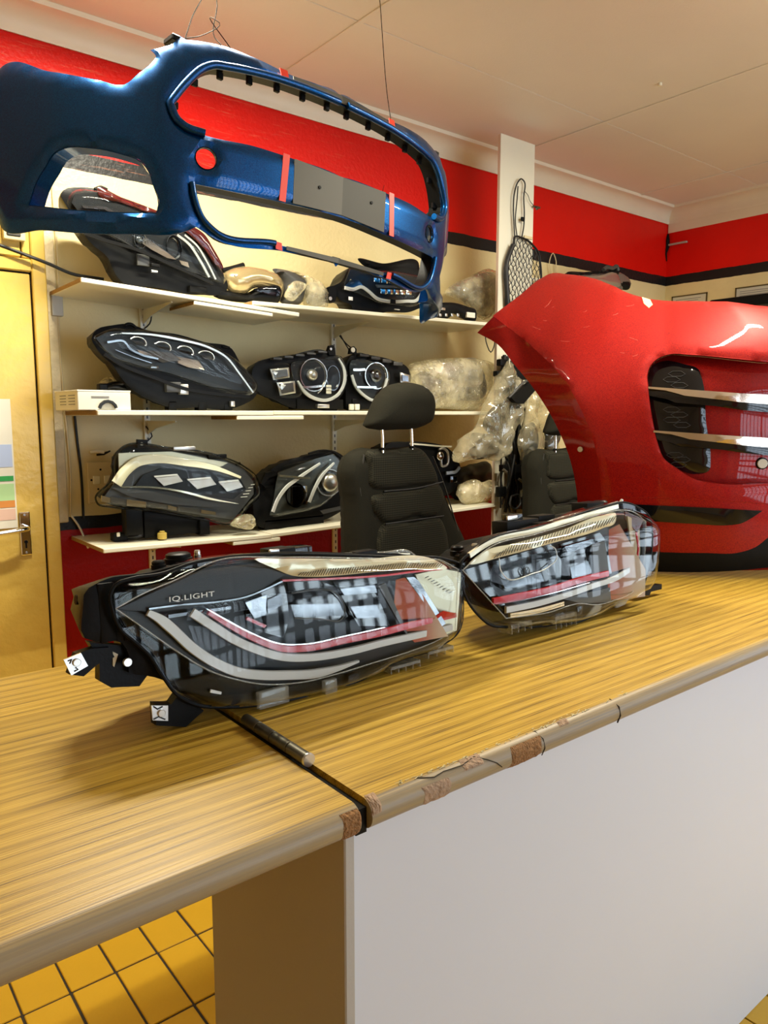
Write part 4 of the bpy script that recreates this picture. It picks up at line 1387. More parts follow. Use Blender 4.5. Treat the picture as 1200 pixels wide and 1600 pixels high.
# ---------------------------------------------------------------- the two headlights on the counter
M_panel_mirror = mat('dark_gloss_panel', (.006, .007, .009), .03, spec=.7)
LA = Lamp('headlight', 'left headlight on the counter with red strip and lettering, tilted over the flap gap', (.70, 1.062, CT + .012), yaw=0, tilt=4)
f1, f2 = (90, 850, .275), (400, 840, .28333)
LA.housing([(131, 950), (132, 930), (140, 919), (158, 909), (178, 902), (205, 899), (236, 895), (262, 888), (300, 878), (345, 871), (440, 863), (560, 865), (640, 867), (676, 876), (688, 900), (684, 965), (640, 1020), (600, 1036), (560, 1048), (440, 1076), (370, 1086), (310, 1088), (285, 1084), (258, 1064), (228, 1056), (203, 1052), (203, 1025), (192, 1005), (150, 1003), (134, 998)], -.055, .14, rim=.05)
# smoked outer flange of the lens, then the clear face
rim_o = [(175, 950), (172, 930), (180, 914), (205, 904), (250, 897), (300, 880), (345, 872), (440, 866), (560, 868), (640, 871), (694, 873), (722, 888), (722, 905), (714, 990), (690, 1008), (612, 1036), (560, 1064), (440, 1096), (360, 1105), (305, 1101), (282, 1090), (250, 1050), (235, 1026), (212, 1004), (190, 985)]
face = [(181, 951, 'c'), (225, 927), (277, 905), (335, 877), (440, 871), (560, 872), (640, 874), (690, 876), (716, 890, 'c'), (711, 985, 'c'), (683, 1001), (640, 1018), (582, 1036), (530, 1052), (465, 1067), (400, 1068), (370, 1062), (337, 1052), (280, 1020), (227, 983)]
LA.flat('lens_flange', rim_o, M_lens_smoke, -.034, .003, line=False, holes=[face])
def lens_a(q):
    # the face wraps back at its inner end and along the roof
    u, v = q[:, 0], q[:, 1]
    q[:, 2] -= .035 * np.clip((u + .12) / -.28, 0, 1) ** 2 + .05 * np.clip((v - .19) / .08, 0, 1) ** 1.5 + .02 * np.clip((u - .25) / .12, 0, 1) ** 2
    return q
LA.lens(rim_o, -.030, .052, .05, warp=lens_a)
rim = LA.tube('lens_seal', rim_o, .0028, M_black, -.034, closed=True)
LA.tube('lens_edge', face, .0012, M_lens_grip, -.010, closed=True)
# bezel behind
bez = LA.flat('bezel', face, M_bezel, -.050, .004, line=False)
LA.flat('upper_cover', [(183, 951), (279, 907), (336, 881), (420, 889), (446, 897), (417, 913), (352, 938), (300, 950), (232, 955)], M_bezel, -.034, .006)
LA.flat('lower_cover', [(184, 953), (232, 986), (284, 1021), (338, 1052), (400, 1064), (440, 1064), (400, 1045), (330, 1020), (270, 985), (232, 958)], M_bezel, -.044, .004)
c = LA.pt(300, 932.5, -.024)
text_mesh('lettering', 'IQ.LIGHT', .0115, M_label, LA.root, Matrix.Translation(c) @ Matrix.Rotation(math.radians(-1.5), 4, 'Z'), sx=1.55, space=1.08)
# upper ribbed reflector
top_r_ = [(398, 874), (440, 873), (560, 874), (683, 877), (697, 886), (646, 889), (587, 893), (540, 898), (485, 901), (455, 899), (428, 888)]
rf = LA.pad('roof_reflector', top_r_, M_amber, -.026, .006, .012)
rb = MB()
for i in range(58):
    x = 466 + i * 3.9
    yb = np.interp(x, [466, 485, 540, 587, 646, 700], [899, 900, 896.5, 892, 888, 885])
    yt = yb - np.interp(x, [466, 500, 640, 692], [4, 10, 9, 5])
    p, q = LA.pt(x, yb, -.0172), LA.pt(x + 5, yt, -.0172)
    rb.tube([p, q], .0009, 4)
tag(rb.build('reflector_rib', M_dgrey, rf), kind='stuff')
LA.strip('dark_red_line', [(440, 907), (520, 904), (600, 899), (650, 893), (690, 889)], .004, M_redtrim, -.030)
# projector modules
def module(L, name, quad, w, nl, m=M_panel_mirror, lead=(0, .0)):
    b = L.flat(name, quad, m, w, .008, lead=lead)
    return b
m1 = module(LA, 'light_module', [(449, 910), (497, 907), (522, 916), (540, 962), (532, 968), (457, 967)], -.036, 3, lead=(.0, -.10))
LA.tube('module_rim', [(456, 927), (500, 921), (522, 925), (539, 955), (535, 966), (500, 967), (460, 966)], .0012, M_dgrey, -.026, par=m1)
LA.flat('module_step', [(455, 945), (530, 943), (537, 961), (459, 964)], M_ghost, -.030, .004, par=m1, lead=(0, -.16))
m2 = module(LA, 'light_module', [(519, 905), (589, 899), (590, 935), (604, 977), (556, 977)], -.038, 3, lead=(.0, -.12))
LA.flat('module_step', [(548, 948), (588, 945), (596, 964), (556, 966)], M_ghost, -.030, .004, par=m2, lead=(0, -.18))
LA.flat('module_step', [(531, 920), (585, 914), (588, 926), (537, 930)], M_ghost, -.031, .004, par=m2, lead=(0, -.08))
m0 = module(LA, 'side_module', [(383, 940), (417, 921), (440, 906), (446, 930), (449, 965), (440, 996), (398, 984), (384, 974)], -.042, 2, lead=(.05, -.05))
LA.flat('reflector_wedge', [(384, 942), (416, 929), (413, 960), (396, 966)], M_ghost, -.030, .004, par=m0, lead=(.1, -.15))
LA.flat('red_edge', [(384, 968), (412, 981), (416, 977), (387, 964)], M_redtrim, -.031, .004, par=m0)
LA.flat('reflector_wedge', [(416, 938), (440, 928), (441, 944), (416, 958)], M_ghost, -.034, .004, par=m0, lead=(-.1, -.2))
# bright mirror plate at the outer end
LA.flat('mirror_plate', [(601, 917), (634, 903), (646, 907), (682, 990), (644, 1003), (638, 995)], M_reflector, -.036, .005, lead=(.42, -.07))
LA.flat('mirror_plate', [(640, 903), (650, 902), (656, 908), (688, 972), (682, 978)], M_ghost, -.026, .005, lead=(.2, -.1))
LA.flat('module_edge', [(590, 915), (601, 911), (640, 1000), (629, 984)], M_dgrey, -.026, .006)
LA.flat('outer_side_wall', [(656, 899), (690, 888), (714, 894), (709, 984), (688, 995)], mat('cream_inner_wall', (.50, .46, .32), .28, metal=.35), -.030, .004, lead=(.25, 0))
sl = MB()
for i in range(9):
    a = LA.pt(664 + i * 4.6, 903 + i * 3.0, -.020); b = LA.pt(671 + i * 4.0, 900 + i * 1.5, -.020)
    sl.tube([a, (a[0] + .010, a[1] + .002, -.02)], .0008, 4)
tag(sl.build('wall_hatching', M_bezel, LA.root), kind='stuff')
# light guides and red strip
LA.strip('light_guide', [(231, 957), (248, 966), (268, 982), (299, 1011), (337, 1036), (371, 1050), (410, 1055), (450, 1055), (490, 1053), (525, 1045), (560, 1033)], .0165, M_led, -.026, taper=([0, .08, .8, 1], [.6, 1, 1, .25]))
LA.strip('light_guide', [(300, 957), (332, 978), (365, 999), (401, 1015), (440, 1026), (485, 1027), (540, 1019), (600, 1004), (650, 993), (706, 980)], .0150, M_led, -.022, taper=([0, .1, 1], [1, 1, .9]))
LA.strip('red_strip', [(326, 956), (354, 974), (392, 995), (420, 1007), (440, 1013), (475, 1013), (540, 1000), (590, 990), (640, 977), (712, 961)], .0120, M_redtrim, -.018, taper=([0, .3, .75, 1], [.8, 1, 1.15, .8]))
LA.strip('chrome_line', [(322, 951), (352, 968), (392, 989), (440, 1006), (475, 1006), (540, 993), (600, 980)], .002, M_chrome, -.016)
LA.flat('red_fin', [(676, 966), (690, 954), (711, 958), (706, 964), (690, 966), (680, 972)], M_redtrim, -.016, .004, lead=(0, .3))
LA.strip('chrome_line', [(232, 951), (280, 945), (340, 940), (385, 932), (417, 919), (440, 908)], .003, M_ghost, -.026)
LA.strip('chrome_line', [(262, 963), (310, 956), (360, 949)], .006, M_ghost, -.030)
# emblem plate on the red strip
em = MB()
c = LA.pt(524, 998, -.012)
em.tube([(c[0] - .008, c[1] + .003, c[2]), (c[0] - .004, c[1] - .003, c[2]), (c[0], c[1] + .003, c[2]), (c[0] + .004, c[1] - .003, c[2]), (c[0] + .008, c[1] + .003, c[2])], .0009, 5)
em.build('strip_mark', mat('pink_print', (.85, .45, .45), .4), LA.root)
# moulded clear tabs along the lower edge
for (x0, y0, x1, y1, nf) in ((610, 1030, 654, 1056, 5), (668, 1008, 706, 1029, 4)):
    p, q = LA.pt(x0, y1, -.03), LA.pt(x1, y0, -.03)
    tb = MB().box((p[0], q[1] - .006, -.075), (q[0], q[1], -.025))
    for i in range(nf):
        x = p[0] + (q[0] - p[0]) * i / (nf - 1)
        tb.box((x - .0009, p[1], -.075), (x + .0009, q[1], -.026))
    tb.build('moulded_tab', M_lens_grip, LA.root)
for (x0, y0, x1, y1) in ((402, 1082, 450, 1096), (505, 1064, 525, 1080)):
    LA.box('flange_step', x0, y0, x1, y1, M_lens_grip, -.024, .012)
LA.flat('flange_print', [(545, 1056), (560, 1052), (556, 1066), (543, 1070)], M_gloss, -.025, .003)
LA.flat('flange_label', [(329, 1077), (346, 1081), (345, 1085), (328, 1082)], M_label, -.027, .002)
# caps, connectors and rail on top
LA.knob('adjuster_cap', 279, 880, .0235, .018, M_black, -.10)
LA.knob('adjuster_cap', 248, 889, .012, .014, M_black, -.085)
LA.knob('adjuster_pin', 309, 874, .006, .016, M_steel, -.10)
LA.box('connector', 416, 858, 452, 874, M_black, -.10, .05)
LA.box('connector', 450, 855, 480, 873, M_gloss, -.12, .04)
LA.box('connector_label', 420, 859, 436, 864, M_steel, -.072, .006)
LA.tube('top_rail', [(478, 869), (540, 867), (600, 865), (640, 864), (647, 869)], .0045, M_lens_grip, -.085)
LA.tube('top_rail_core', [(478, 870), (560, 868), (640, 866)], .0022, M_satin, -.085)
LA.box('rail_clip', 552, 862, 583, 873, M_black, -.080, .03)
# housing details on the left
LA.tube('cable_entry', [(118, 937), (150, 936)], .008, M_black, -.11)
for (x0, y0, x1, y1) in ((150, 912, 182, 1000), (186, 905, 200, 1000)):
    LA.box('housing_rib', x0, y0, x1, y1, M_black, -.060, .012)
arm = LA.flat('mounting_arm', [(116, 1020), (140, 1012), (168, 1010), (176, 1025), (150, 1036), (128, 1055), (105, 1052)], M_black, -.075, .018)
LA.flat('arm_web', [(136, 1002), (200, 1008), (236, 1040), (214, 1070), (170, 1072), (152, 1062), (152, 1030)], M_black, -.085, .022)
plate_ = LA.flat('clip_nut', [(99, 1031), (126, 1020), (137, 1040), (111, 1055)], M_steel, -.062, .004, par=arm)
LA.tube('clip_slot', [(106, 1033), (112, 1030), (109, 1037)], .0012, M_gloss, -.0595, par=arm, line=True)
LA.tube('clip_slot', [(116, 1049), (122, 1046), (118, 1043)], .0012, M_gloss, -.0595, par=arm, line=True)
c = LA.pt(119, 1034.5, -.062)
MB().cyl(c, .006, .006, (0, 0, 1), 14).build('nut_barrel', M_satin, arm, 40)
arm2 = LA.flat('mounting_arm', [(238, 1098), (264, 1098), (275, 1082), (300, 1095), (314, 1108), (286, 1133), (240, 1131)], M_black, -.055, .022)
LA.flat('clip_nut', [(236, 1102), (262, 1102), (262, 1126), (238, 1125)], M_steel, -.040, .004, par=arm2)
c = LA.pt(251, 1113.5, -.040)
MB().cyl(c, .006, .006, (0, 0, 1), 14).build('nut_barrel', M_satin, arm2, 40)
LA.tube('clip_slot', [(240, 1104), (246, 1108), (254, 1104)], .0012, M_gloss, -.0375, par=arm2, line=True)
LA.tube('clip_slot', [(240, 1124), (248, 1120), (258, 1124)], .0012, M_gloss, -.0375, par=arm2, line=True)
c = LA.pt(198, 1034, -.058)
MB().cyl(c, .007, .006, (0, 0, 1), 16).build('screw_head', M_satin, LA.root, 40)
LA.flat('slot_gap', [(176, 1018), (184, 1022), (178, 1042), (176, 1040)], M_pv, -.073, .003)

# right headlight
LB = Lamp('headlight', 'right headlight on the counter with red strip, in front of the red bumper', (1.50, 1.055, CT + .002), yaw=0, tilt=4)
LB.housing([(724, 905), (722, 885), (736, 866), (762, 846), (835, 823), (880, 812), (905, 803), (965, 788), (985, 792), (1000, 830), (996, 900), (985, 915), (935, 934), (905, 945), (855, 954), (790, 958), (770, 954), (745, 936)], -.055, .13, rim=.05)
rim_b = [(719, 886), (722, 876), (735, 865), (760, 846), (835, 825), (880, 813), (905, 803), (950, 790), (974, 785), (996, 792), (1015, 809), (1019, 830), (1018, 860), (1011, 897), (1003, 920), (980, 936), (935, 956), (912, 969), (860, 977), (790, 980), (767, 977), (745, 959), (730, 938), (721, 912)]
face_b = [(723, 891, 'c'), (735, 880), (761, 858), (835, 835), (880, 822), (940, 803), (968, 797), (990, 800), (1009, 815, 'c'), (1008, 860), (1001, 900), (992, 920), (960, 938), (932, 945), (905, 943), (857, 957), (791, 966, 'c'), (765, 938)]
LB.flat('lens_flange', rim_b, M_lens_smoke, -.034, .003, line=False, holes=[face_b])
def lens_b(q):
    u, v = q[:, 0], q[:, 1]
    q[:, 2] -= .03 * np.clip((-.24 - u) / .14, 0, 1) ** 2 + .05 * np.clip((v - .20) / .08, 0, 1) ** 1.5 + .06 * np.clip((u - .24) / .14, 0, 1) ** 2
    return q
LB.lens(rim_b, -.030, .052, .05, warp=lens_b)
LB.tube('lens_seal', rim_b, .0028, M_black, -.034, closed=True)
LB.tube('lens_edge', face_b, .0012, M_lens_grip, -.010, closed=True)
LB.flat('bezel', face_b, M_bezel, -.050, .004, line=False)
rfb_l = [(734, 880), (760, 860), (800, 850), (880, 828), (939, 806), (962, 805), (961, 814), (941, 825), (860, 849), (790, 868)]
rf = LB.pad('roof_reflector', rfb_l, M_amber, -.026, .006, .012)
rb = MB()
for i in range(42):
    x = 772 + i * 4.5
    yb = np.interp(x, [772, 790, 860, 941, 962], [872, 866, 847, 823, 813])
    yt = yb - np.interp(x, [772, 800, 900, 962], [6, 15, 15, 9])
    rb.tube([LB.pt(x, yb, -.0172), LB.pt(x + 6, yt, -.0172)], .0012, 4)
tag(rb.build('reflector_rib', M_dgrey, rf), kind='stuff')
LB.strip('roof_line', [(733, 868), (762, 849), (835, 829), (905, 808), (965, 791)], .012, M_amber, -.034)
LB.flat('side_panel_dark', [(725, 892), (772, 877), (786, 958), (766, 935)], M_panel_mirror, -.040, .005, lead=(.05, -.12))
m1 = module(LB, 'light_module', [(770, 878), (862, 850), (876, 876), (870, 922), (780, 935)], -.036, 3, lead=(0, -.12))
LB.tube('module_rim', [(780, 872), (782, 890), (790, 902), (830, 897), (858, 885), (870, 872), (868, 858), (858, 852)], .0011, M_satin, -.024, par=m1)
LB.flat('module_step', [(783, 907), (845, 895), (848, 908), (788, 920)], M_ghost, -.028, .004, par=m1, lead=(0, -.17))
c = LB.pt(823, 893, -.024)
em = MB().tube([(c[0] + .010 * math.cos(a), c[1] + .010 * math.sin(a), c[2]) for a in np.linspace(0, 2 * math.pi, 20, endpoint=False)], .0007, 5, closed=True)
em.tube([(c[0] - .005, c[1] + .008, c[2]), (c[0], c[1], c[2]), (c[0] + .005, c[1] + .008, c[2])], .0007, 5)
em.tube([(c[0] - .009, c[1] + .003, c[2]), (c[0] - .004, c[1] - .009, c[2]), (c[0], c[1] - .001, c[2]), (c[0] + .004, c[1] - .009, c[2]), (c[0] + .009, c[1] + .003, c[2])], .0007, 5)
em.build('module_emblem', M_dgrey, LB.root)
m2 = module(LB, 'light_module', [(876, 850), (938, 832), (947, 846), (951, 895), (889, 916), (880, 880)], -.036, 3, lead=(0, -.10))
LB.flat('module_step', [(882, 854), (925, 842), (929, 850), (885, 864)], M_ghost, -.028, .004, par=m2, lead=(0, -.08))
LB.flat('module_step', [(891, 886), (922, 876), (923, 894), (892, 912)], M_ghost, -.028, .004, par=m2, lead=(0, -.18))
LB.flat('module_edge', [(924, 852), (944, 845), (951, 897), (928, 903)], M_dgrey, -.024, .005)
LB.flat('mirror_plate', [(947, 842), (967, 819), (986, 888), (985, 929), (958, 940), (952, 900)], M_reflector, -.034, .005, lead=(.70, -.05))
LB.flat('outer_side_wall', [(970, 806), (1004, 815), (1006, 860), (996, 908), (987, 920), (988, 888)], MATS['cream_inner_wall'], -.034, .004, lead=(-.3, 0))
LB.flat('bumper_reflection', [(976, 798), (1005, 812), (995, 832), (976, 812)], mat('painted_reflection', (.05, .006, .012), .15), -.026, .004)  # red bumper's reflection in the lens, painted as a wine-coloured plate
LB.strip('red_strip', [(770, 940), (800, 934), (860, 921), (905, 907), (950, 896)], .0150, M_redtrim, -.018)
LB.strip('chrome_line', [(772, 944), (800, 940), (860, 927), (920, 910)], .0018, M_chrome, -.012)
LB.strip('light_guide', [(790, 953), (830, 945), (880, 931), (930, 914), (965, 902), (986, 888)], .0150, M_led, -.018, taper=([0, .1, 1], [1, 1, .9]))
LB.strip('light_guide', [(796, 962), (840, 954), (880, 943)], .0120, M_reflector, -.024)
LB.flat('lower_panel', [(880, 936), (920, 925), (952, 918), (954, 940), (910, 943)], M_dgrey, -.030, .004)
LB.tube('side_fin', [(994, 832), (997, 860), (990, 885), (984, 892)], .003, M_redtrim, -.020)
for (x0, y0, x1, y1, nf) in ((795, 968, 825, 990, 4), (864, 955, 895, 983, 5)):
    p, q = LB.pt(x0, y1, -.03), LB.pt(x1, y0, -.03)
    tb = MB().box((p[0], q[1] - .010, -.075), (q[0], q[1], -.022))
    for i in range(nf):
        x = p[0] + (q[0] - p[0]) * i / (nf - 1)
        tb.box((x - .0012, p[1], -.06), (x + .0012, q[1], -.020))
    tb.build('moulded_tab', M_lens_grip, LB.root)
LB.box('vent_plug', 901, 948, 909, 965, M_gloss, -.024, .006)
LB.flat('moulded_tab', [(915, 965), (930, 945), (940, 946), (935, 958)], M_lens_grip, -.026, .004)
LB.flat('moulded_tab', [(960, 942), (980, 934), (976, 944), (962, 950)], M_lens_grip, -.026, .006)
LB.flat('mounting_arm', [(990, 925), (1010, 916), (1029, 912), (1029, 920), (1012, 924), (1010, 930), (998, 929)], M_black, -.075, .02)
LB.box('connector', 780, 815, 830, 832, M_black, -.11, .05)
LB.box('connector', 791, 804, 810, 816, M_gloss, -.11, .03)
LB.box('connector_label', 792, 806, 808, 812, M_steel, -.092, .006)
LB.box('connector', 832, 806, 858, 824, M_black, -.12, .04)
LB.box('cap_body', 905, 786, 932, 800, M_black, -.10, .05)
LB.knob('adjuster_cap', 938, 795, .022, .022, M_black, -.10)
LB.knob('adjuster_cap', 715, 868, .017, .022, M_black, -.09)
LB.knob('adjuster_pin', 742, 859, .008, .014, M_steel, -.08)
LB.tube('top_rail', [(762, 845), (800, 833), (850, 819), (860, 815), (905, 802), (965, 785)], .0040, M_lens_grip, -.070)
LB.box('rail_clip', 836, 817, 858, 829, M_black, -.070, .02)
LB.tube('corner_pin', [(969, 786), (972, 781)], .004, M_satin, -.05)

# ================================================================ shelving
SF = 2.58
FS = Frame((0, SF, 0))


def board(x0, x1, z0, z1, t, yf, label, yb=2.945, grp='white shelf boards on the back wall'):
    """z0, z1: height of the top at the left and right end (the boards sag)"""
    a = (x0 + x1) / 2
    r = empty('shelf_board', (a, yf, (z0 + z1) / 2 - t), label, 'shelf', grp)
    r.rotation_euler.y = -math.atan2(z1 - z0, x1 - x0)
    MB().bbox((x0 - a, .0, 0), (x1 - a, yb - yf, t), .003, 2).build('board', M_white, r)
    MB().box((x0 - a - .0012, .006, .0015), (x0 - a, yb - yf - .002, t - .0015)).build('raw_end', M_rawend, r)
    return r


M_rawend = mat('raw_shelf_end', (.30, .17, .05), .9, var=.5, scale=150)
ZU, ZM, ZL = 1.948, 1.520, 1.047
board(.807, 1.645, 1.949, 1.906, .016, SF, 'upper shelf left board under the dark red lamp')
board(1.44, 2.80, 1.934, 1.952, .016, SF + .004, 'upper shelf right board lapped over the left board')
board(1.20, 1.525, 1.911, 1.8945, .014, SF + .001, 'short packing board under the lap of the upper shelf', yb=2.80)
board(.84, 1.52, ZM, ZM, .018, SF, 'middle shelf left board under the white carton')
board(1.522, 2.80, ZM + .001, ZM + .003, .017, SF + .002, 'middle shelf right board running behind the headrest')
board(1.36, 1.66, ZM - .0185, ZM - .0180, .016, SF + .001, 'short packing board under the joint of the middle shelf', yb=2.80)
board(.838, 1.50, 1.047, 1.033, .016, SF, 'lower shelf left board near the red wainscot')
board(1.502, 2.80, 1.0345, 1.060, .016, SF + .002, 'lower shelf right board running behind the car seat')
board(1.33, 1.54, 1.0195, 1.0165, .015, SF + .001, 'short packing board under the joint of the lower shelf', yb=2.80)

for x in (1.15, 2.06):
    r = empty('slotted_rail', (x, 2.95, .60), 'white slotted shelf rail on the wall, %s' % ('left one' if x < 2 else 'right one behind the round lamps'), 'rail', 'slotted shelf rails')
    MB().bbox((-.013, -.014, 0), (.013, 0, 1.40), .002, 1).build('rail', M_white, r)
    s_ = MB()
    for k in range(46): s_.box((-.003, -.0146, .02 + k * .03), (.003, -.0138, .034 + k * .03))
    tag(s_.build('slots', M_dgrey, r), kind='stuff')
    for z in (ZU - .035, ZM - .038, ZL - .036):
        a = MB().prism([(-.014, 0), (-.014, -.055), (-.10, -.030), (-.29, -.004), (-.29, 0)], -.002, .002)
        o = a.build('bracket_arm', M_white, r)
        o.matrix_local = Matrix(((0, 0, 1, 0), (1, 0, 0, 0), (0, 1, 0, z - .60), (0, 0, 0, 1)))
for i, (pts, lb) in enumerate(((([(1.155, 2.93, 1.93), (1.175, 2.92, 1.90), (1.17, 2.925, 1.86), (1.15, 2.93, 1.84)]), 'black flex hanging by the left shelf rail under the top shelf'),
                           ([(2.06, 2.93, 1.90), (2.10, 2.90, 1.84), (2.16, 2.88, 1.78), (2.15, 2.89, 1.70), (2.17, 2.88, 1.62)], 'tangle of black flex hanging over the round headlamps'),
                           ([(2.07, 2.93, 1.91), (2.13, 2.90, 1.80), (2.17, 2.88, 1.75), (2.18, 2.89, 1.65)], 'second strand of flex over the round headlamps'),
                           ([(1.14, 2.93, 1.46), (1.16, 2.92, 1.42), (1.13, 2.925, 1.39), (1.15, 2.92, 1.35)], 'thin flex knotted to the left shelf rail under the middle shelf'),
                           ([(2.73, 2.60, 1.94), (2.72, 2.59, 1.86), (2.75, 2.585, 1.81), (2.78, 2.59, 1.85), (2.77, 2.60, 1.94)], 'thin black wire loop hanging under the right end of the upper shelf'))):
    cable('loose_flex', pts, .0028, M_rubber, lb)

# ---------------------------------------------------------------- tall post board
ps = empty('post_board', (2.935, 2.60, 0), 'tall white melamine post board at the end of the shelves', 'post')
MB().bbox((-.125, 0, 0), (.125, .018, 2.845), .002, 1).build('board', M_white, ps)
MB().bbox((-.1265, .001, .002), (-.125, .017, 2.843), .0005, 1).build('edge_band', mat('pinkish_edge_band', (.62, .50, .42), .45), ps)

# ---------------------------------------------------------------- upper shelf
SILV, WARM = M_reflector, M_amber
M_wine = mat('wine_red_lens', (.045, .004, .004), .15, coat=.3)
k7 = (80, 280, 1 / 3)
L = Lamp('headlight', 'long black and wine red headlamp standing on the left of the upper shelf', (1.15, 2.66, ZU), k=k7)
L.housing([(46, 78), (60, 50), (130, 37), (215, 44), (330, 84), (480, 140), (620, 200), (720, 262), (750, 310), (800, 420), (830, 500), (825, 520), (700, 540), (480, 505), (345, 490), (290, 420), (270, 370), (190, 300), (150, 250), (90, 150), (58, 100)], -.03, .14, rim=.05)
L.pad('wine_cover', [(215, 46), (330, 86), (480, 142), (620, 202), (722, 264), (752, 312), (800, 420), (780, 410), (720, 330), (640, 255), (480, 170), (330, 110), (220, 70)], M_wine, -.012, .006, .012)
L.lens([(75, 110), (100, 60), (210, 52), (330, 92), (500, 165), (640, 240), (740, 340), (820, 490), (760, 480), (640, 440), (480, 380), (330, 300), (220, 240), (150, 190)], -.008, .035, .06)
L.flat('bezel', [(95, 110), (110, 70), (210, 62), (330, 102), (490, 172), (630, 250), (720, 350), (800, 480), (640, 430), (480, 370), (330, 290), (220, 230), (150, 180)], M_bezel, -.018, .004)
L.flat('chrome_step', [(140, 122), (260, 130), (310, 165), (290, 168), (250, 142), (150, 136)], M_ghost, -.008, .004)
L.flat('reflector', [(440, 260), (470, 290), (540, 345), (580, 380), (540, 372), (470, 330), (430, 300)], SILV, -.004, .004, lead=(.1, -0.15))
L.bowl('projector_dish', 415, 285, 26, 40, SILV, -.006, .02)
L.ball('projector_lens', 412, 285, 17, M_glassball, -.006)
L.bowl('projector_dish', 575, 320, 34, 56, M_ghost, -.004, .02)
L.strip('chrome_arc', [(590, 262), (640, 300), (690, 370), (740, 460)], .010, M_reflector_soft, .004)
L.strip('chrome_arc', [(625, 262), (680, 310), (730, 390), (770, 470)], .008, M_reflector_soft, .006)
L.flat('chrome_step', [(600, 380), (640, 390), (645, 415), (610, 400)], SILV, -.004, .004, lead=(0, -0.15))
L.strip('black_frame', [(150, 250), (230, 280), (400, 330), (560, 400), (760, 490)], .012, M_black, .010)
L.box('clip', 465, 395, 505, 415, M_black, 0, .02)
L.box('clip_plate', 466, 425, 498, 440, M_steel, 0, .012)
L.box('bottom_vent', 400, 350, 460, 410, M_dgrey, -.01, .01)
L.box('foot', 640, 500, 720, 540, M_black, -.03, .04)
L.tube('top_tab', [(205, 48), (235, 38), (262, 50)], .006, M_black, -.03)

k1 = (340, 380, .2)
L = Lamp('wing_mirror', 'champagne coloured wing mirror lying between the lamps on the upper shelf', (1.62, 2.69, ZU + .001), cat='mirror', k=k1)
L.pad('mirror_base', [(-10, 360), (110, 378), (240, 384), (300, 352), (500, 380), (480, 455), (250, 466), (40, 440), (-10, 425)], M_black, -.02, .03, .05, hb=.05)
L.pad('painted_cover', [(48, 238), (100, 202), (165, 184), (235, 179), (300, 188), (400, 214), (480, 258), (506, 310), (500, 374), (300, 348), (262, 362), (230, 388), (92, 376)], M_gold, -.015, .05, .10, hb=.05)
L.tube('stalk', [(38, 214), (120, 195), (204, 170)], .010, M_black, -.02)
L.pad('glossy_strip', [(280, 360), (330, 347), (495, 362), (495, 382), (320, 378)], M_gloss, .018, .004, .008)
L.pad('cover_emblem', [(128, 245), (150, 238), (160, 250), (140, 262)], M_reflector_soft, .022, .003, .005)

L = Lamp('wrapped_mirror', 'dark wing mirror wrapped in clear film on the upper shelf beside the champagne mirror', (1.78, 2.70, ZU + .018), cat='mirror', k=k1)
L.pad('dark_body', [(512, 300), (430, 203), (520, 208), (620, 240), (700, 290), (690, 330), (650, 470), (490, 450), (515, 370)], M_dgrey, -.02, .04, .08, hb=.04)
def crumple(a, f):
    def w(q, d, s):
        g = np.array([noise.noise_vector(Vector((p[0] * f, p[1] * f, s * 3.1))) for p in q])
        return q + g * a * np.clip(d / .01, 0, 1)[:, None]
    return w
def wrapped(L, name, l, m, w, hf, rf, hb=.03, amp=.006, f=30, step=.010, t=.003):
    return pad(name, L.p(l, w), m, L.root, w0=w, hf=hf, rf=rf, hb=hb, t=t, step=step, warp=crumple(amp, f), smooth=25)
wrapped(L, 'film_ball', [(670, 330), (560, 214), (690, 246), (780, 290), (838, 360), (856, 440), (850, 500), (680, 485), (655, 420)], M_wrap, -.01, .05, .07)
L.pad('film_core', [(690, 340), (760, 310), (820, 380), (830, 470), (700, 470)], M_dgrey, -.01, .02, .05, hb=.03)
wrapped(L, 'crumpled_film', [(550, 350), (590, 300), (650, 300), (692, 325), (650, 395), (572, 452), (528, 420)], M_wrap, .025, .015, .03, amp=.012, f=60, step=.006)

k2 = (500, 400, .24167)
L = Lamp('headlight', 'black headlamp with pale swoosh light strip at the middle of the upper shelf', (2.2, 2.66, ZU + .0165), k=k2)
L.housing([(46, 205), (92, 190), (140, 165), (188, 80), (320, 88), (560, 70), (660, 100), (735, 190), (735, 270), (700, 310), (640, 340), (580, 362), (480, 358), (215, 338), (206, 318), (140, 290), (110, 258), (95, 300), (60, 300)], -.03, .13, rim=.04)
L.pad('lid', [(250, 30), (400, 48), (640, 62), (640, 110), (400, 105), (262, 44)], M_black, -.06, .01, .02, hb=.02)
L.lens([(190, 84), (320, 92), (560, 110), (690, 165), (694, 250), (640, 312), (470, 314), (380, 304), (250, 248), (140, 208)], -.008, .03, .05)
L.flat('bezel', [(192, 88), (320, 96), (560, 114), (685, 170), (688, 248), (638, 306), (470, 308), (380, 298), (250, 242), (148, 205)], M_bezel, -.02, .004)
L.strip('light_guide', [(160, 205), (215, 215), (270, 200), (310, 225), (370, 275), (440, 292), (560, 292), (625, 285), (655, 245), (668, 190)], .014, M_led, .002)
L.flat('side_reflector', [(165, 195), (200, 150), (250, 160), (270, 195), (215, 210)], M_ghost, -.006, .004, lead=(.2, -0.15))
for i in range(4): L.box('led_cell', 345 + i * 48, 140 + i * 4, 385 + i * 48, 175 + i * 5, M_reflector if i < 3 else M_ghost, -.004, .012)
for i in range(5): L.box('led_cell', 388 + i * 41, 212 + i * 2, 424 + i * 41, 250 + i, M_reflector, -.002, .012)
L.flat('cell_frame', [(360, 185), (600, 200), (600, 212), (370, 205)], M_dgrey, .0, .006)
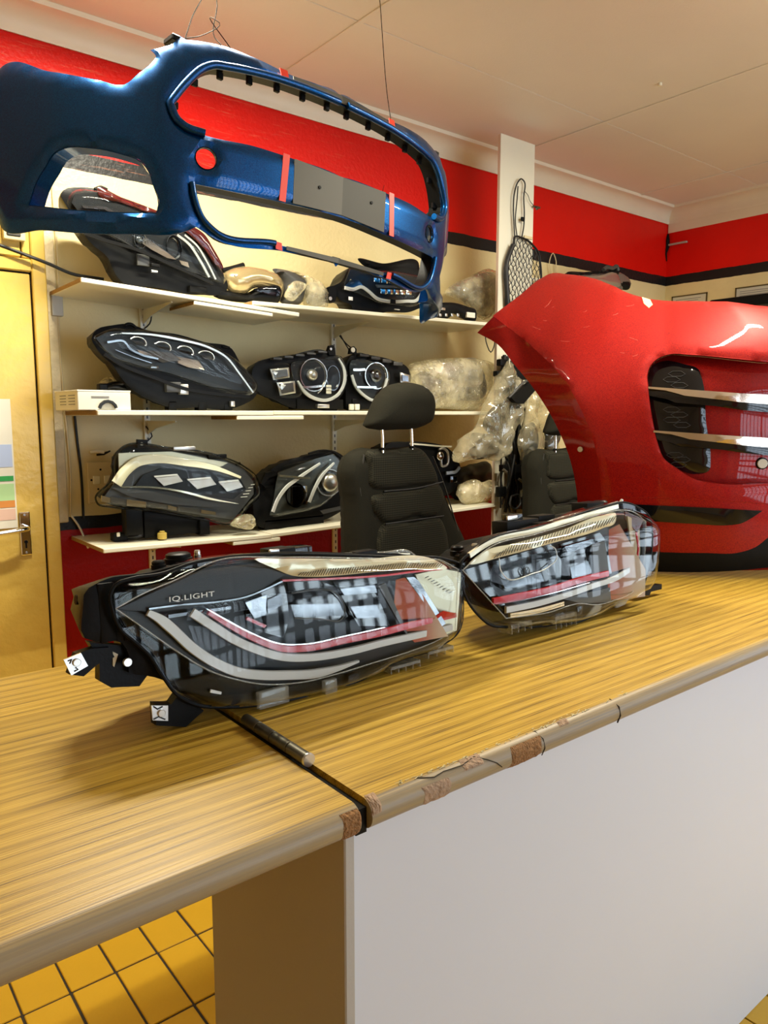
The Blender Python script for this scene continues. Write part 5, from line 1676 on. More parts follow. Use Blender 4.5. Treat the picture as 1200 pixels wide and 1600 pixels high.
L.box('print', 185, 262, 212, 288, M_label, -.010, .002)
L.box('print', 480, 340, 515, 351, M_label, -.012, .004)
L.flat('side_tab', [(48, 205), (92, 195), (100, 240), (90, 298), (60, 298)], M_black, -.025, .02)
c = L.pt(66, 275, -.014); MB().cyl(c, .008, .003, (0, 0, 1), 12).build('tab_hole', M_satin, L.root)
L.box('strip_break', 455, 280, 485, 312, M_black, .006, .012)

L = Lamp('lamp_bracket', 'small black moulded bracket on the right end of the upper shelf', (2.55, 2.62, ZU + .0165), cat='bracket', k=k2)
L.pad('body', [(728, 392), (735, 335), (770, 308), (830, 300), (960, 330), (1006, 350), (1005, 418), (940, 412), (905, 385), (860, 372), (835, 398)], M_black, -.02, .012, .02, hb=.05)
L.box('pale_label', 768, 330, 810, 352, M_reflector_soft, -.004, .004)
L.box('white_block', 945, 362, 998, 402, M_paper, -.004, .012)
for i in range(4): L.box('pin', 770 + i * 38, 372, 785 + i * 38, 392, M_steel, -.006, .006)

L = Lamp('wrapped_lamp', 'dark lamp wrapped in clear film against the post on the upper shelf', (2.65, 2.76, ZU + .017), cat='lamp', k=k2)
L.pad('dark_body', [(850, 200), (940, 150), (1125, 125), (1130, 350), (1090, 400), (1030, 370), (940, 290)], M_dgrey, -.03, .03, .06, hb=.05)
wrapped(L, 'film', [(812, 232), (860, 182), (940, 146), (1132, 112), (1145, 160), (1145, 360), (1105, 425), (1040, 402), (930, 305)], M_wrap, -.02, .05, .07)

# ---------------------------------------------------------------- middle shelf
k4 = (80, 560, .1875)
c = FS.uv(125, 637); c2 = FS.uv(208, 637)
bx = empty('white_carton', ((c[0] + c2[0]) / 2, 2.60, ZM), 'shallow white carton at the left end of the middle shelf', 'box')
hw, hh_ = (c2[0] - c[0]) / 2, .066
MB().bbox((-hw, 0, 0), (hw, .26, hh_), .002, 1).build('carton', M_paper, bx)
MB().bbox((-hw - .001, -.0008, hh_ - .004), (hw + .001, .262, hh_ + .001), .0008, 1).build('carton_lid', M_paper, bx)
MB().box((-.045, -.0012, .042), (.015, -.0002, .047)).build('printed_line', M_ink, bx)
for i in range(4):
    for j in range(2):
        MB().box((-hw - .0012, .03 + j * .10, .018 + i * .010), (-hw - .0002, .10 + j * .10, .021 + i * .010)).build('vent_print', M_ink, bx)
r0 = FS.uv(480, 100)
q = [FS.uv(*px([(x, y)], *k4)[0]) for x, y in ((412, 414), (425, 385), (455, 362), (485, 357), (520, 368), (545, 392), (553, 414))]
cable('cable_ring', [(a[0], 2.592, max(b, ZM + .005)) for a, b in [(p, p[1]) for p in q]], .006, M_rubber, 'black ring of cable standing in front of the white carton')
pb = empty('cable_bundle', (.965, 2.74, ZM + .067), 'black cable bundle with a plug lying on the white carton', 'cable')
def lump(nm, pts, r, m=M_rubber): MB().tube(spline(pts, .01, False), r, 8).build(nm, m, pb, 60)
lump('cord', [(-.06, 0, .01), (-.02, -.02, .02), (.05, .0, .015), (.10, .03, .03), (.04, .04, .012), (-.03, .03, .012)], .010)
lump('cord', [(-.02, .0, .025), (.04, -.02, .045), (.09, .05, .08), (.12, .08, .13)], .008)
lump('cord', [(-.05, .02, .02), (.0, .03, .035), (.08, .02, .028), (.13, .0, .012)], .012)
MB().bbox((-.085, -.02, 0), (-.045, .02, .035), .006, 2).build('plug', M_black, pb)
pb.scale = (.8, .8, .8)
wrp = Lamp('crumpled_film', 'scrap of clear film behind the cable bundle on the middle shelf', (1.10, 2.84, ZM + .001), cat='film', k=k4)
wrapped(wrp, 'film_scrap', [(400, 200), (450, 160), (540, 140), (590, 170), (600, 260), (480, 420), (420, 420)], M_wrap, -.0, .03, .05, amp=.012, f=50)

L = Lamp('headlight', 'black slanting headlamp with row of chrome lamp cells on the middle shelf', (1.30, 2.64, ZM), k=k7)
L.housing([(190, 748), (215, 705), (290, 684), (380, 680), (430, 700), (600, 728), (720, 763), (850, 795), (885, 855), (972, 982), (962, 1015), (900, 1058), (820, 1080), (700, 1070), (560, 1070), (480, 1042), (400, 1000), (330, 930), (290, 870), (240, 825), (205, 780)], -.03, .15, rim=.05)
L.lens([(200, 745), (260, 708), (420, 706), (640, 748), (790, 795), (862, 840), (962, 996), (930, 1015), (760, 985), (560, 920), (420, 885), (300, 845), (245, 800)], -.012, .035, .06)
L.flat('bezel', [(208, 745), (262, 716), (420, 714), (640, 756), (785, 803), (855, 850), (945, 998), (760, 975), (560, 910), (420, 876), (300, 838), (250, 796)], M_bezel, -.022, .004)
L.strip('chrome_brow', [(330, 722), (460, 728), (600, 752), (740, 790), (820, 835), (880, 910), (945, 1000)], .009, M_reflector_soft, .006, taper=([0, .3, 1], [.5, 1, .8]))
for (x, y) in ((410, 762), (525, 785), (630, 805), (728, 828)):
    L.tube('cell_rim', [(x - 38, y - 12), (x - 26, y - 20), (x + 30, y - 6), (x + 36, y + 14), (x + 30, y + 20)], .0028, SILV, .004)
    L.flat('cell_mirror', [(x - 32, y - 6), (x + 26, y + 4), (x + 30, y + 18), (x - 10, y + 14)], M_ghost, -.006, .004, lead=(0, -0.15))
L.flat('reflector', [(455, 800), (560, 815), (600, 850), (520, 860), (470, 835)], M_ghost, -.008, .004, lead=(.2, -0.15))
L.flat('reflector', [(585, 828), (690, 850), (715, 895), (640, 882), (590, 860)], SILV, -.006, .004, lead=(0, -0.25))
L.flat('reflector', [(400, 800), (455, 812), (470, 840), (420, 830)], SILV, -.008, .004, lead=(-.3, -0.15))
L.strip('light_guide', [(262, 764), (345, 764), (365, 790), (420, 822), (500, 842)], .008, M_ghost, .000)
L.strip('chrome_line', [(300, 800), (380, 832), (470, 862)], .003, M_ghost, .002)
L.box('print_marks', 466, 874, 504, 888, M_ghost, -.004, .002)
L.strip('lower_bead', [(250, 820), (330, 870), (480, 930), (640, 985), (800, 1010), (930, 1020)], .012, M_black, .004)
L.box('bottom_box', 530, 950, 600, 1000, M_dgrey, -.03, .04)
L.box('clip', 598, 960, 640, 1010, M_satin, -.02, .02)
L.box('clip', 838, 1040, 858, 1066, M_reflector_soft, -.02, .015)
for (x, y) in ((560, 1060), (820, 1070), (700, 1066)): L.box('foot', x - 20, y - 20, x + 20, 1083, M_black, -.05, .04)
L.tube('top_tab', [(345, 690), (352, 682), (380, 682), (395, 695)], .006, M_black, -.03)
L.tube('rear_pin', [(800, 785), (835, 790)], .005, M_black, -.03)

k3 = (380, 530, .23333)
L = Lamp('round_headlight', 'round headlamp with twin square lamps facing left on the middle shelf', (1.78, 2.66, ZM + .001), k=k3)
L.housing([(62, 220), (92, 160), (170, 130), (330, 104), (545, 74), (612, 106), (660, 116), (692, 180), (702, 270), (680, 350), (640, 420), (640, 462), (480, 466), (330, 460), (200, 400), (110, 360), (72, 290)], -.03, .12, rim=.05)
rl = [(318, 172), (420, 140), (560, 120), (655, 122), (688, 200), (690, 285), (650, 370), (565, 420), (480, 412), (400, 362), (342, 270)]
L.lens(rl, -.006, .04, .07)
L.flat('bezel', rl, M_bezel, -.020, .004, line=False)
L.strip('light_ring', [(640, 130), (676, 200), (680, 280), (640, 365), (560, 408), (490, 400), (410, 350), (365, 280)], .012, M_led, -.002, taper=([0, .15, .85, 1], [.5, 1, 1.2, .6]))
L.bowl('reflector_dish', 470, 240, 85, 105, SILV, -.012, .03)
L.bowl('inner_dish', 600, 260, 42, 80, M_ghost, -.012, .02)
L.ball('bulb_cap', 462, 240, 32, M_reflector_soft, -.010, flat=.9)
L.strip('chrome_bar', [(400, 322), (480, 318), (545, 312)], .010, SILV, .0)
for y in (315, 337, 357): L.box('led_tile', 556, y - 9, 590, y + 9, M_paper, .0, .004)
L.tube('wire', [(540, 290), (530, 330), (500, 362)], .002, M_satin, .004)
for (x0, y0, x1, y1) in ((180, 195, 310, 268), (225, 285, 350, 372)):
    L.pad('square_lamp', [(x0, y0 + 6), (x1 - 5, y0 - 6), (x1, y1 - 12), (x0 + 22, y1 + 6)], M_reflector_soft, -.004, .006, .01, line=True)
    L.flat('square_lens', [(x0 + 18, y0 + 16), (x1 - 18, y0 + 6), (x1 - 14, y1 - 22), (x0 + 34, y1 - 8)], M_ghost, .004, .003, lead=(.1, -0.10))
L.lens([(165, 200), (310, 170), (345, 280), (392, 362), (250, 386)], .0, .012, .03, name='side_lens')
for i in range(5): L.box('top_rib', 190 + i * 75, 122 - i * 11, 250 + i * 75, 140 - i * 11, M_dgrey, -.02, .03)
L.flat('mounting_ear', [(560, 80), (572, 44), (594, 40), (608, 60), (612, 108), (570, 108)], M_black, -.03, .016)
c = L.pt(583, 66, -.022); MB().cyl(c, .006, .006, (0, 0, 1), 12).build('ear_hole', M_steel, L.root)
L.box('silver_foot', 490, 435, 570, 462, M_reflector_soft, -.02, .02)
L.box('base', 330, 400, 640, 470, M_black, -.06, .07)

L = Lamp('round_headlight', 'round headlamp facing right behind the headrest on the middle shelf', (2.02, 2.67, ZM + .001), k=k3)
L.housing([(690, 180), (718, 118), (760, 92), (850, 105), (1000, 140), (1112, 200), (1132, 260), (1100, 320), (1000, 400), (880, 450), (820, 466), (700, 468), (690, 350)], -.03, .12, rim=.05)
rl = [(718, 152), (780, 130), (900, 165), (965, 200), (978, 262), (945, 350), (880, 420), (800, 385), (740, 322), (714, 240)]
L.lens(rl, -.006, .04, .06)
L.flat('bezel', rl, M_bezel, -.020, .004, line=False)
L.strip('light_ring', [(728, 240), (752, 310), (805, 372), (880, 408), (935, 345), (965, 265)], .012, M_led, -.002)
L.bowl('reflector_dish', 890, 245, 72, 85, SILV, -.012, .03)
L.ball('bulb_cap', 885, 245, 36, M_ghost, -.008, flat=.8)
L.strip('chrome_bar', [(735, 205), (780, 205), (815, 202)], .012, SILV, .004)
L.strip('chrome_bar', [(760, 320), (820, 322), (890, 322)], .010, SILV, .004)
L.pad('square_lamp', [(1050, 222), (1112, 240), (1115, 292), (1052, 288)], M_reflector_soft, -.004, .006, .01, line=True)
L.flat('square_lens', [(1064, 236), (1104, 248), (1106, 284), (1066, 280)], M_ghost, .004, .003)
L.flat('mounting_ear', [(706, 100), (712, 62), (735, 48), (752, 66), (752, 100)], M_black, -.03, .016)
c = L.pt(733, 72, -.022); MB().lathe([(.011, 0), (.011, .004), (.006, .005)], c, (0, 0, 1), 14).build('ear_bush', M_paper, L.root)
for i in range(4): L.box('top_rib', 770 + i * 75, 98 + i * 18, 830 + i * 75, 120 + i * 20, M_dgrey, -.02, .03)
for x in (724, 762): L.box('white_plug', x - 14, 434, x + 14, 474, M_paper, -.015, .012)
L.box('base', 700, 400, 860, 470, M_black, -.06, .07)

k8 = (380, 380, .35)
L = Lamp('wrapped_lamp', 'lamp wrapped in crinkled clear film at the right end of the middle shelf', (2.55, 2.70, ZM + .001), cat='lamp', k=k8)
L.pad('dark_body', [(770, 600), (880, 560), (1070, 575), (1085, 660), (900, 690), (800, 650)], M_dgrey, -.03, .03, .08, hb=.05)
L.pad('chrome_core', [(800, 560), (900, 535), (1060, 540), (1070, 600), (860, 600)], M_reflector_soft, .0, .02, .05)
wrapped(L, 'film', [(735, 552), (800, 525), (900, 514), (1050, 518), (1112, 540), (1118, 640), (1085, 700), (1045, 742), (950, 742), (865, 738), (800, 740), (770, 690), (740, 610)], M_wrap, -.01, .06, .10)

# ---------------------------------------------------------------- lower shelf
kL = (100, 660, .4)
L = Lamp('headlight', 'pale clear headlamp with hooked chrome light strip on the left of the lower shelf', (1.25, 2.63, ZL), k=kL)
body = [(124, 302), (188, 222), (196, 130), (222, 102), (420, 100), (620, 135), (700, 170), (752, 215), (766, 280), (720, 330), (660, 396), (560, 382), (330, 342), (180, 330), (132, 318)]
L.housing([(150, 300), (200, 220), (210, 130), (228, 108), (420, 104), (620, 140), (700, 176), (745, 220), (752, 280), (700, 330), (650, 388), (560, 376), (330, 338), (190, 325)], -.045, .12, rim=.05, m=M_black)
L.lens(body, -.02, .05, .07)
L.tube('lens_edge', body, .0035, M_lens_smoke, -.022, closed=True)
L.flat('bezel', [(150, 300), (205, 225), (225, 125), (420, 112), (620, 146), (700, 182), (738, 230), (740, 280), (660, 380), (330, 330), (200, 318)], M_dgrey, -.034, .004)
L.flat('warm_backplate', [(212, 120), (420, 114), (640, 158), (600, 178), (400, 140), (300, 150), (235, 200), (190, 240), (215, 200)], MATS['cream_inner_wall'], -.026, .004)
L.strip('light_guide', [(205, 240), (240, 190), (285, 155), (350, 143), (480, 158), (600, 182), (690, 215)], .032, mat('warm_light_guide', (.82, .78, .55), .2, spec=.7), -.010, taper=([0, .25, .6, 1], [1.2, 1.1, .8, .3]))
L.flat('dark_eye', [(275, 250), (310, 205), (380, 180), (560, 190), (690, 225), (710, 260), (660, 300), (520, 285), (380, 262)], M_bezel, -.018, .006)
for (x, y, w_) in ((400, 228, 60), (530, 240, 60), (645, 250, 50)):
    L.flat('cell_mirror', [(x - w_ * .8, y - 18), (x + w_ * .7, y - 26), (x + w_, y + 2), (x - w_ * .2, y + 20)], M_reflector, -.006, .006, lead=(.1, -0.20))
    L.flat('cell_edge', [(x - w_ * .8, y - 19), (x + w_ * .7, y - 27), (x + w_ * .7, y - 21), (x - w_ * .78, y - 13)], M_led, .002, .005)
for i in range(5): L.tube('fine_rib', [(690 + i * 10, 292 - i * 12), (716 + i * 7, 290 - i * 12)], .0016, M_satin, .0)
L.strip('chrome_line', [(225, 252), (360, 255), (470, 272), (560, 296), (680, 318)], .008, mat('cream_chrome', (.80, .76, .58), .12, metal=.9), .004, taper=([0, .7, 1], [.6, 1.2, .3]))
L.flat('lower_panel', [(190, 256), (330, 268), (480, 300), (640, 322), (600, 335), (420, 320), (260, 292)], M_dgrey, -.008, .004)
for (x0, y0, x1, y1, m_) in ((145, 285, 180, 316, MATS['cream_chrome']), (182, 290, 238, 320, M_dgrey), (244, 300, 320, 334, MATS['cream_chrome']), (325, 312, 400, 340, M_dgrey), (405, 322, 440, 346, MATS['cream_chrome']), (446, 328, 530, 356, M_dgrey), (535, 340, 592, 362, MATS['cream_chrome'])):
    L.flat('lower_cell', [(x0, y0), (x1, y0 + 10), (x1, y1), (x0, y1 - 8)], m_, -.004, .005, lead=(0, .12))
L.flat('top_tab', [(283, 100), (285, 66), (324, 68), (324, 100)], M_black, -.04, .016)
c = L.pt(303, 84, -.032); MB().cyl(c, .006, .003, (0, 0, 1), 12).build('tab_hole', M_paper, L.root)
L.box('top_clip', 425, 95, 512, 108, M_reflector_soft, -.02, .012)
L.box('top_rib', 560, 126, 632, 142, M_black, -.03, .02)
L.tube('rear_pin', [(672, 165), (688, 160)], .006, M_black, -.03)
L.box('foot', 232, 335, 300, 434, M_black, -.06, .05)
L.box('foot', 520, 380, 560, 434, M_black, -.06, .05)
L.box('under_tray', 300, 345, 540, 425, M_black, -.08, .06)

L = Lamp('headlight', 'dark headlamp with two curved light strips beside the car seat on the lower shelf', (1.82, 2.64, ZL + .001), k=kL)
L.housing([(742, 295), (785, 215), (815, 182), (950, 130), (1060, 112), (1105, 145), (1118, 230), (1102, 330), (1050, 368), (880, 396), (760, 402), (742, 345)], -.03, .13, rim=.04)
l2 = [(835, 196), (980, 142), (1058, 122), (1086, 170), (1080, 240), (1022, 318), (900, 358), (804, 362), (820, 300)]
L.lens(l2, -.010, .035, .05)
L.flat('bezel', l2, mat('blue_grey_bezel', (.10, .11, .11), .2, metal=.5), -.020, .004)
L.strip('light_guide', [(816, 350), (836, 300), (868, 255), (920, 215), (1000, 160)], .014, M_led, .002, taper=([0, .5, 1], [1, 1.1, .6]))
L.strip('light_guide', [(958, 312), (978, 262), (1005, 212), (1055, 158)], .013, M_led, .002, taper=([0, .5, 1], [1, 1.1, .6]))
L.strip('chrome_bar', [(840, 208), (900, 214), (960, 218)], .009, MATS['cream_chrome'], .006)
L.bowl('projector_dish', 905, 285, 36, 45, M_ghost, -.008, .02)
L.bowl('projector_dish', 1035, 235, 45, 50, M_reflector_soft, -.008, .02)
L.ball('projector_lens', 1040, 235, 30, M_reflector_soft, -.006)
L.box('side_box', 890, 250, 950, 320, M_ghost, -.012, .006)
L.flat('side_tab', [(785, 196), (818, 190), (835, 205), (800, 215), (775, 245), (800, 250), (785, 256), (768, 240)], M_black, -.02, .012)
L.flat('lower_trim', [(1000, 345), (1090, 325), (1092, 338), (1010, 358)], M_dgrey, -.012, .006)
L.box('foot', 770, 380, 1000, 393, M_black, -.06, .06)
L.tube('top_wire', [(955, 122), (980, 114), (1040, 112), (1110, 165)], .004, M_black, -.01)

L = Lamp('crumpled_film', 'scrap of crumpled clear film between the two lower headlamps', (1.6, 2.615, ZL + .001), cat='film', k=kL)
wrapped(L, 'film_scrap', [(650, 398), (668, 376), (700, 360), (735, 362), (748, 400), (740, 412), (690, 414)], M_wrap, .0, .02, .03, amp=.012, f=60, step=.006)

pb = empty('loose_connectors', (.99, 2.72, ZL), 'black loose connectors and leads at the left end of the lower shelf', 'connector')
def lump(nm, pts, r, m=M_rubber): MB().tube(spline(pts, .01, False), r, 8).build(nm, m, pb, 60)
lump('lead', [(-.03, 0, .02), (.02, .02, .03), (.08, .04, .03), (.16, .05, .05)], .014)
lump('lead', [(-.05, .02, .01), (.0, -.02, .012), (.06, -.01, .015), (.12, .0, .014)], .010)
MB().bbox((-.075, -.02, 0), (-.02, .02, .030), .004, 2).build('plug', M_black, pb)
MB().bbox((-.064, -.024, .018), (-.052, -.018, .034), .002, 1).build('white_tip', M_paper, pb)
yc = empty('yellow_cap', (1.08, 2.66, ZL), 'small yellow plastic cap on the lower shelf under the pale headlamp', 'cap')
MB().cyl((0, 0, 0), .017, .024, (0, 0, 1), 16).build('cap', mat('yellow_plastic', (.55, .40, .08), .5), yc, 40)
MB().cyl((0, 0, .024), .010, .006, (0, 0, 1), 16).build('nipple', MATS['yellow_plastic'], yc, 40)

k6 = (640, 660, .11667)
L = Lamp('headlight', 'black headlamp mostly hidden behind the car seat on the lower shelf', (2.35, 2.66, ZL + .001), k=k6)
L.housing([(-300, 300), (0, 260), (300, 275), (500, 330), (640, 480), (690, 620), (640, 760), (620, 880), (400, 1000), (0, 1000), (-280, 950)], -.03, .14, rim=.04)
L.tube('light_loop', [(390, 365), (450, 350), (500, 385), (515, 470), (505, 560), (430, 580), (420, 500)], .0065, M_reflector_soft, -.01)
L.ball('projector_lens', 410, 450, 45, M_reflector, -.012)
L.strip('silver_band', [(490, 680), (560, 672), (620, 660), (670, 600)], .016, M_reflector_soft, -.01)
L.box('clear_block', 530, 720, 620, 800, M_ghost, -.01, .02)
L.strip('top_bead', [(0, 285), (200, 300), (400, 318), (560, 325)], .008, M_amber, -.012)
L = Lamp('black_bag', 'black folded bag behind the film bundle on the lower shelf', (2.62, 2.80, ZL + .001), cat='bag', k=k6)
pad('cloth', L.p([(640, 700), (700, 640), (900, 560), (1090, 540), (1120, 760), (1100, 1000), (650, 1000)]), M_rubber, L.root, w0=-.02, hf=.04, rf=.06, hb=.05, step=.012, warp=crumple(.010, 18))
L = Lamp('film_bundle', 'bundle of yellowed clear film on the right end of the lower shelf', (2.62, 2.66, ZL + .001), cat='film', k=k6)
wrapped(L, 'film', [(650, 900), (680, 850), (780, 780), (900, 765), (960, 800), (1090, 770), (1100, 1040), (1000, 1055), (680, 1050), (645, 980)], M_wrap, -.0, .05, .07, amp=.010, f=30)
L.pad('film_core', [(700, 920), (800, 840), (1050, 850), (1070, 1030), (720, 1030)], M_pv, -.01, .02, .05, hb=.03)

# ================================================================ car seats behind the counter
kS = (530, 580, .325)
def weave_mat(name, base, pale):
    m, nt, N, L, b = nodes(name)
    tc = N.new('ShaderNodeTexCoord')
    mp = N.new('ShaderNodeMapping'); mp.inputs['Rotation'].default_value = (0, 0, .78); mp.inputs['Scale'].default_value = (170, 170, 170)
    L.new(tc.outputs['Object'], mp.inputs['Vector'])
    ck = N.new('ShaderNodeTexChecker'); ck.inputs['Scale'].default_value = 1.0
    ck.inputs['Color1'].default_value = (*base, 1); ck.inputs['Color2'].default_value = (*pale, 1)
    L.new(mp.outputs[0], ck.inputs['Vector']); L.new(ck.outputs['Color'], b.inputs['Base Color'])
    b.inputs['Roughness'].default_value = .9; b.inputs['Specular IOR Level'].default_value = .2
    return m


M_weave = weave_mat('woven_seat_cloth', (.012, .0115, .007), (.034, .032, .020))
M_fabric2 = mat('plain_seat_cloth', (.016, .015, .009), .9, bump=.3, bscale=500, spec=.2)
S = Lamp('car_seat', 'charcoal cloth car seat with headrest standing behind the counter', (1.95, 2.14, .0), cat='car seat', k=kS)
W_ = 0.0
hr = S.p([(148, 265), (165, 215), (200, 130), (238, 80), (300, 57), (385, 57), (432, 75), (464, 120), (469, 190), (452, 248), (410, 270), (300, 281), (200, 281)])
pad('headrest', hr, M_fabric2, S.root, w0=-.03, hf=.06, rf=.07, hb=.05, rb=.07, step=.014, smooth=60)
for x in (204, 345):
    S.tube('headrest_post', [(x, 262), (x + 3, 300), (x + 5, 392)], .0065, M_chrome, -.03, n=12)
bo = [(75, 455), (100, 402), (150, 374), (230, 378), (345, 370), (430, 368), (470, 400), (540, 555), (600, 690), (660, 815), (700, 960), (720, 1120), (90, 1120), (88, 900), (84, 650)]
pad('backrest', S.p(bo), M_fabric2, S.root, w0=-.08, hf=.05, rf=.07, hb=.08, rb=.09, step=.022, smooth=60)
ins_ = [(152, 392), (250, 384), (435, 384), (478, 450), (520, 560), (520, 640), (525, 760), (530, 1000), (215, 1000), (205, 760), (165, 640), (178, 560), (160, 470)]
for nm, l in (('upper_panel', [(156, 394), (250, 386), (432, 386), (475, 450), (500, 525), (380, 556), (215, 574), (170, 560), (160, 470)]),
              ('middle_panel', [(178, 600), (218, 585), (380, 568), (502, 540), (528, 600), (500, 690), (380, 706), (222, 728), (190, 690)]),
              ('lower_panel', [(222, 742), (380, 720), (502, 702), (530, 1000), (400, 1030), (228, 1000)])):
    pad(nm, S.p(l), M_weave, S.root, w0=-.034, hf=.018, rf=.035, hb=.0, step=.016, smooth=60)
S.tube('side_piping', [(450, 410), (505, 550), (545, 680), (580, 800)], .003, M_fabric, -.038)
S.tube('side_piping', [(120, 400), (100, 560), (130, 700), (160, 880), (180, 1000)], .003, M_fabric, -.034)
S.tube('seam', [(215, 578), (380, 561), (500, 532)], .003, M_rubber, -.022)
S.tube('seam', [(222, 735), (380, 713), (502, 696)], .003, M_rubber, -.022)
S.box('side_tag', 106, 598, 118, 636, M_paper, -.035, .004)
S.knob('post_collar', 206, 380, .012, .010, M_black, -.03)
S.knob('post_collar', 349, 372, .012, .010, M_black, -.03)
a = S.p([(90, 1100), (720, 1100)])
pad('seat_cushion', [(a[0][0], .36), (a[1][0], .36), (a[1][0], .50), (a[0][0], .50)], M_fabric2, S.root, w0=.22, hf=.22, rf=.06, hb=.22, rb=.06, step=.04, smooth=60)
MB().bbox((a[0][0] + .04, 0, -.10), (a[1][0] - .04, .34, .36), .02, 2).build('seat_frame', M_black, S.root)
S2 = copy_tree(S.root)
S2.location = (3.15, 2.30, 0)
S2.scale = (.97, .97, .972)
S2['label'] = 'second charcoal car seat mostly hidden behind the red bumper'
S.root['group'] = S2['group'] = 'car seats behind the counter'

# ================================================================ harness, bags and net hanging on the post
kB = (700, 550, .18333)
FB = Frame((2.93, 2.575, 1.3))
hn = Lamp('wiring_harness', 'thick bundle of black wiring looms hanging down the post board', (2.95, 2.572, 1.02), cat='wiring', k=kB)
rr = random.Random(21)
for i in range(16):
    x0 = 470 + rr.uniform(-30, 120); x1 = 520 + rr.uniform(-90, 130)
    pts = [(x0, 40 + rr.uniform(-20, 60))]
    for t in (.2, .4, .6, .8):
        pts.append((x0 + (x1 - x0) * t + rr.uniform(-45, 45), 60 + 1250 * t + rr.uniform(-30, 30)))
    pts.append((x1, 1330 + rr.uniform(-40, 40)))
    P = hn.p(pts, 0)
    w_ = [rr.uniform(-.012, .03) for _ in P]
    MB().tube(spline([(p[0], p[1], w) for p, w in zip(P, w_)], .02, False), rr.uniform(.004, .010), 7).build('loom', M_rubber, hn.root, 60)
for (x0, y0, x1, y1, w) in ((430, 60, 480, 120, .02), (400, 160, 440, 210, .01), (520, 90, 600, 160, .03), (560, 150, 680, 240, .04), (420, 1150, 480, 1230, .02), (560, 960, 640, 1080, .03), (450, 960, 500, 1020, .03), (640, 1180, 760, 1300, .04)):
    hn.box('plug', x0, y0, x1, y1, M_black, w, .03, b=.005)
hn.tube('loop', [(540, 1230), (600, 1220), (620, 1290), (570, 1340), (530, 1300), (540, 1230)], .006, M_dgrey, .03)
for (x, y) in ((640, 200), (600, 170), (470, 1000), (600, 1080)):
    hn.tube('silver_sleeve', [(x, y), (x + 30, y + 24)], .007, M_reflector_soft, .045)

def bag(name, label, l, core, y, hf=.05, cm=None, amp=.020, f=22):
    B = Lamp(name, label, (2.90, y, 1.2), cat='bag', k=kB)
    for q in core:
        pad('contents', B.p(q[0], 0), q[1], B.root, w0=0, hf=.022, rf=.03, hb=.02, step=.014, warp=crumple(.008, 25))
    pad('polythene', B.p(l, 0), M_wrap2, B.root, w0=0, hf=hf, rf=.06, hb=.02, t=.003, step=.011, warp=crumple(amp, f), smooth=20)
    return B
dk = M_black
B1 = bag('plastic_bag', 'cloudy polythene bag of black parts, largest on the left of the harness', [(515, 70), (545, 160), (640, 270), (632, 420), (600, 545), (540, 690), (500, 860), (400, 925), (280, 905), (160, 925), (45, 930), (110, 740), (235, 640), (290, 480), (400, 260), (470, 140)],
         [([(380, 470), (480, 430), (625, 470), (615, 555), (480, 640), (360, 700), (300, 640)], dk), ([(200, 700), (330, 700), (500, 700), (480, 850), (380, 890), (200, 890)], M_black)], 2.535)
B1.tube('tie', [(525, 50), (522, 90), (535, 130)], .003, M_paper, .01)
B2 = bag('plastic_bag', 'narrow polythene bag with grey part, in the middle of the hanging bags', [(690, 390), (735, 315), (765, 375), (745, 500), (770, 640), (800, 780), (765, 900), (720, 940), (650, 930), (592, 760), (640, 620)],
         [([(650, 640), (720, 600), (760, 760), (740, 880), (660, 880), (610, 760)], dk)], 2.51, hf=.035)
B3 = bag('plastic_bag', 'long polythene bag with yellow foam at its foot, nearest the red bumper', [(770, 310), (860, 470), (915, 570), (962, 680), (930, 820), (978, 920), (960, 1060), (880, 1230), (760, 1200), (735, 1100), (820, 900), (815, 740), (765, 560)],
         [([(850, 620), (940, 690), (900, 900), (850, 1050), (830, 800)], dk), ([(745, 1110), (840, 1130), (930, 1110), (890, 1215), (780, 1195)], mat('yellow_foam', (.55, .42, .16), .9, bump=.5, bscale=60))], 2.515, hf=.035)
B4 = bag('plastic_bag', 'dark lower polythene bag behind the others at the foot of the harness', [(650, 980), (740, 930), (790, 1000), (780, 1240), (700, 1280), (630, 1270), (620, 1120)], [([(660, 1010), (740, 980), (760, 1200), (650, 1240)], M_black)], 2.545, hf=.02)
mp_ = Lamp('black_connector_plate', 'flat black connector plate stuck out across the tops of the bags', (2.96, 2.47, 1.62), cat='connector', k=kB)
mp_.flat('plate', [(518, 388), (700, 248), (757, 292), (625, 442), (560, 430)], M_black, 0, .03)
mp_.tube('edge', [(518, 388), (700, 248), (757, 292)], .006, M_dgrey, .016)

kN = (770, 270, .1312)
N_ = Lamp('cargo_net', 'black elastic cargo net hanging from a hook on the white post board', (2.93, 2.585, 2.0), cat='net', k=kN)
body = [(262, 760), (330, 770), (400, 800), (470, 860), (535, 950), (560, 1080), (572, 1260), (560, 1420), (480, 1560), (330, 1640), (170, 1640), (150, 1400), (140, 1120), (200, 950), (240, 860)]
bp = spline(N_.p(body), .01)
BP = np.array(bp)
lo, hi = BP.min(0), BP.max(0)
net = []
sp_ = .025
for fam in (0, 1):
    ang = math.radians(58 if fam == 0 else 122)
    d = np.array([math.cos(ang), math.sin(ang)]); nrm = np.array([-d[1], d[0]])
    c0 = (lo + hi) / 2
    for k in range(-16, 17):
        Q = np.array([c0 + nrm * k * sp_ + d * t for t in np.linspace(-.3, .3, 120)])
        Q = Q + nrm * (.0036 * np.sin(np.linspace(-.3, .3, 120) / sp_ * 3.4 + k))[:, None]
        ok = inside(Q, bp)
        run = []
        for q, o in zip(Q, ok):
            if o: run.append((q[0], q[1], .002 * (1 if fam else -1)))
            else:
                if len(run) > 3: net.append(run)
                run = []
        if len(run) > 3: net.append(run)
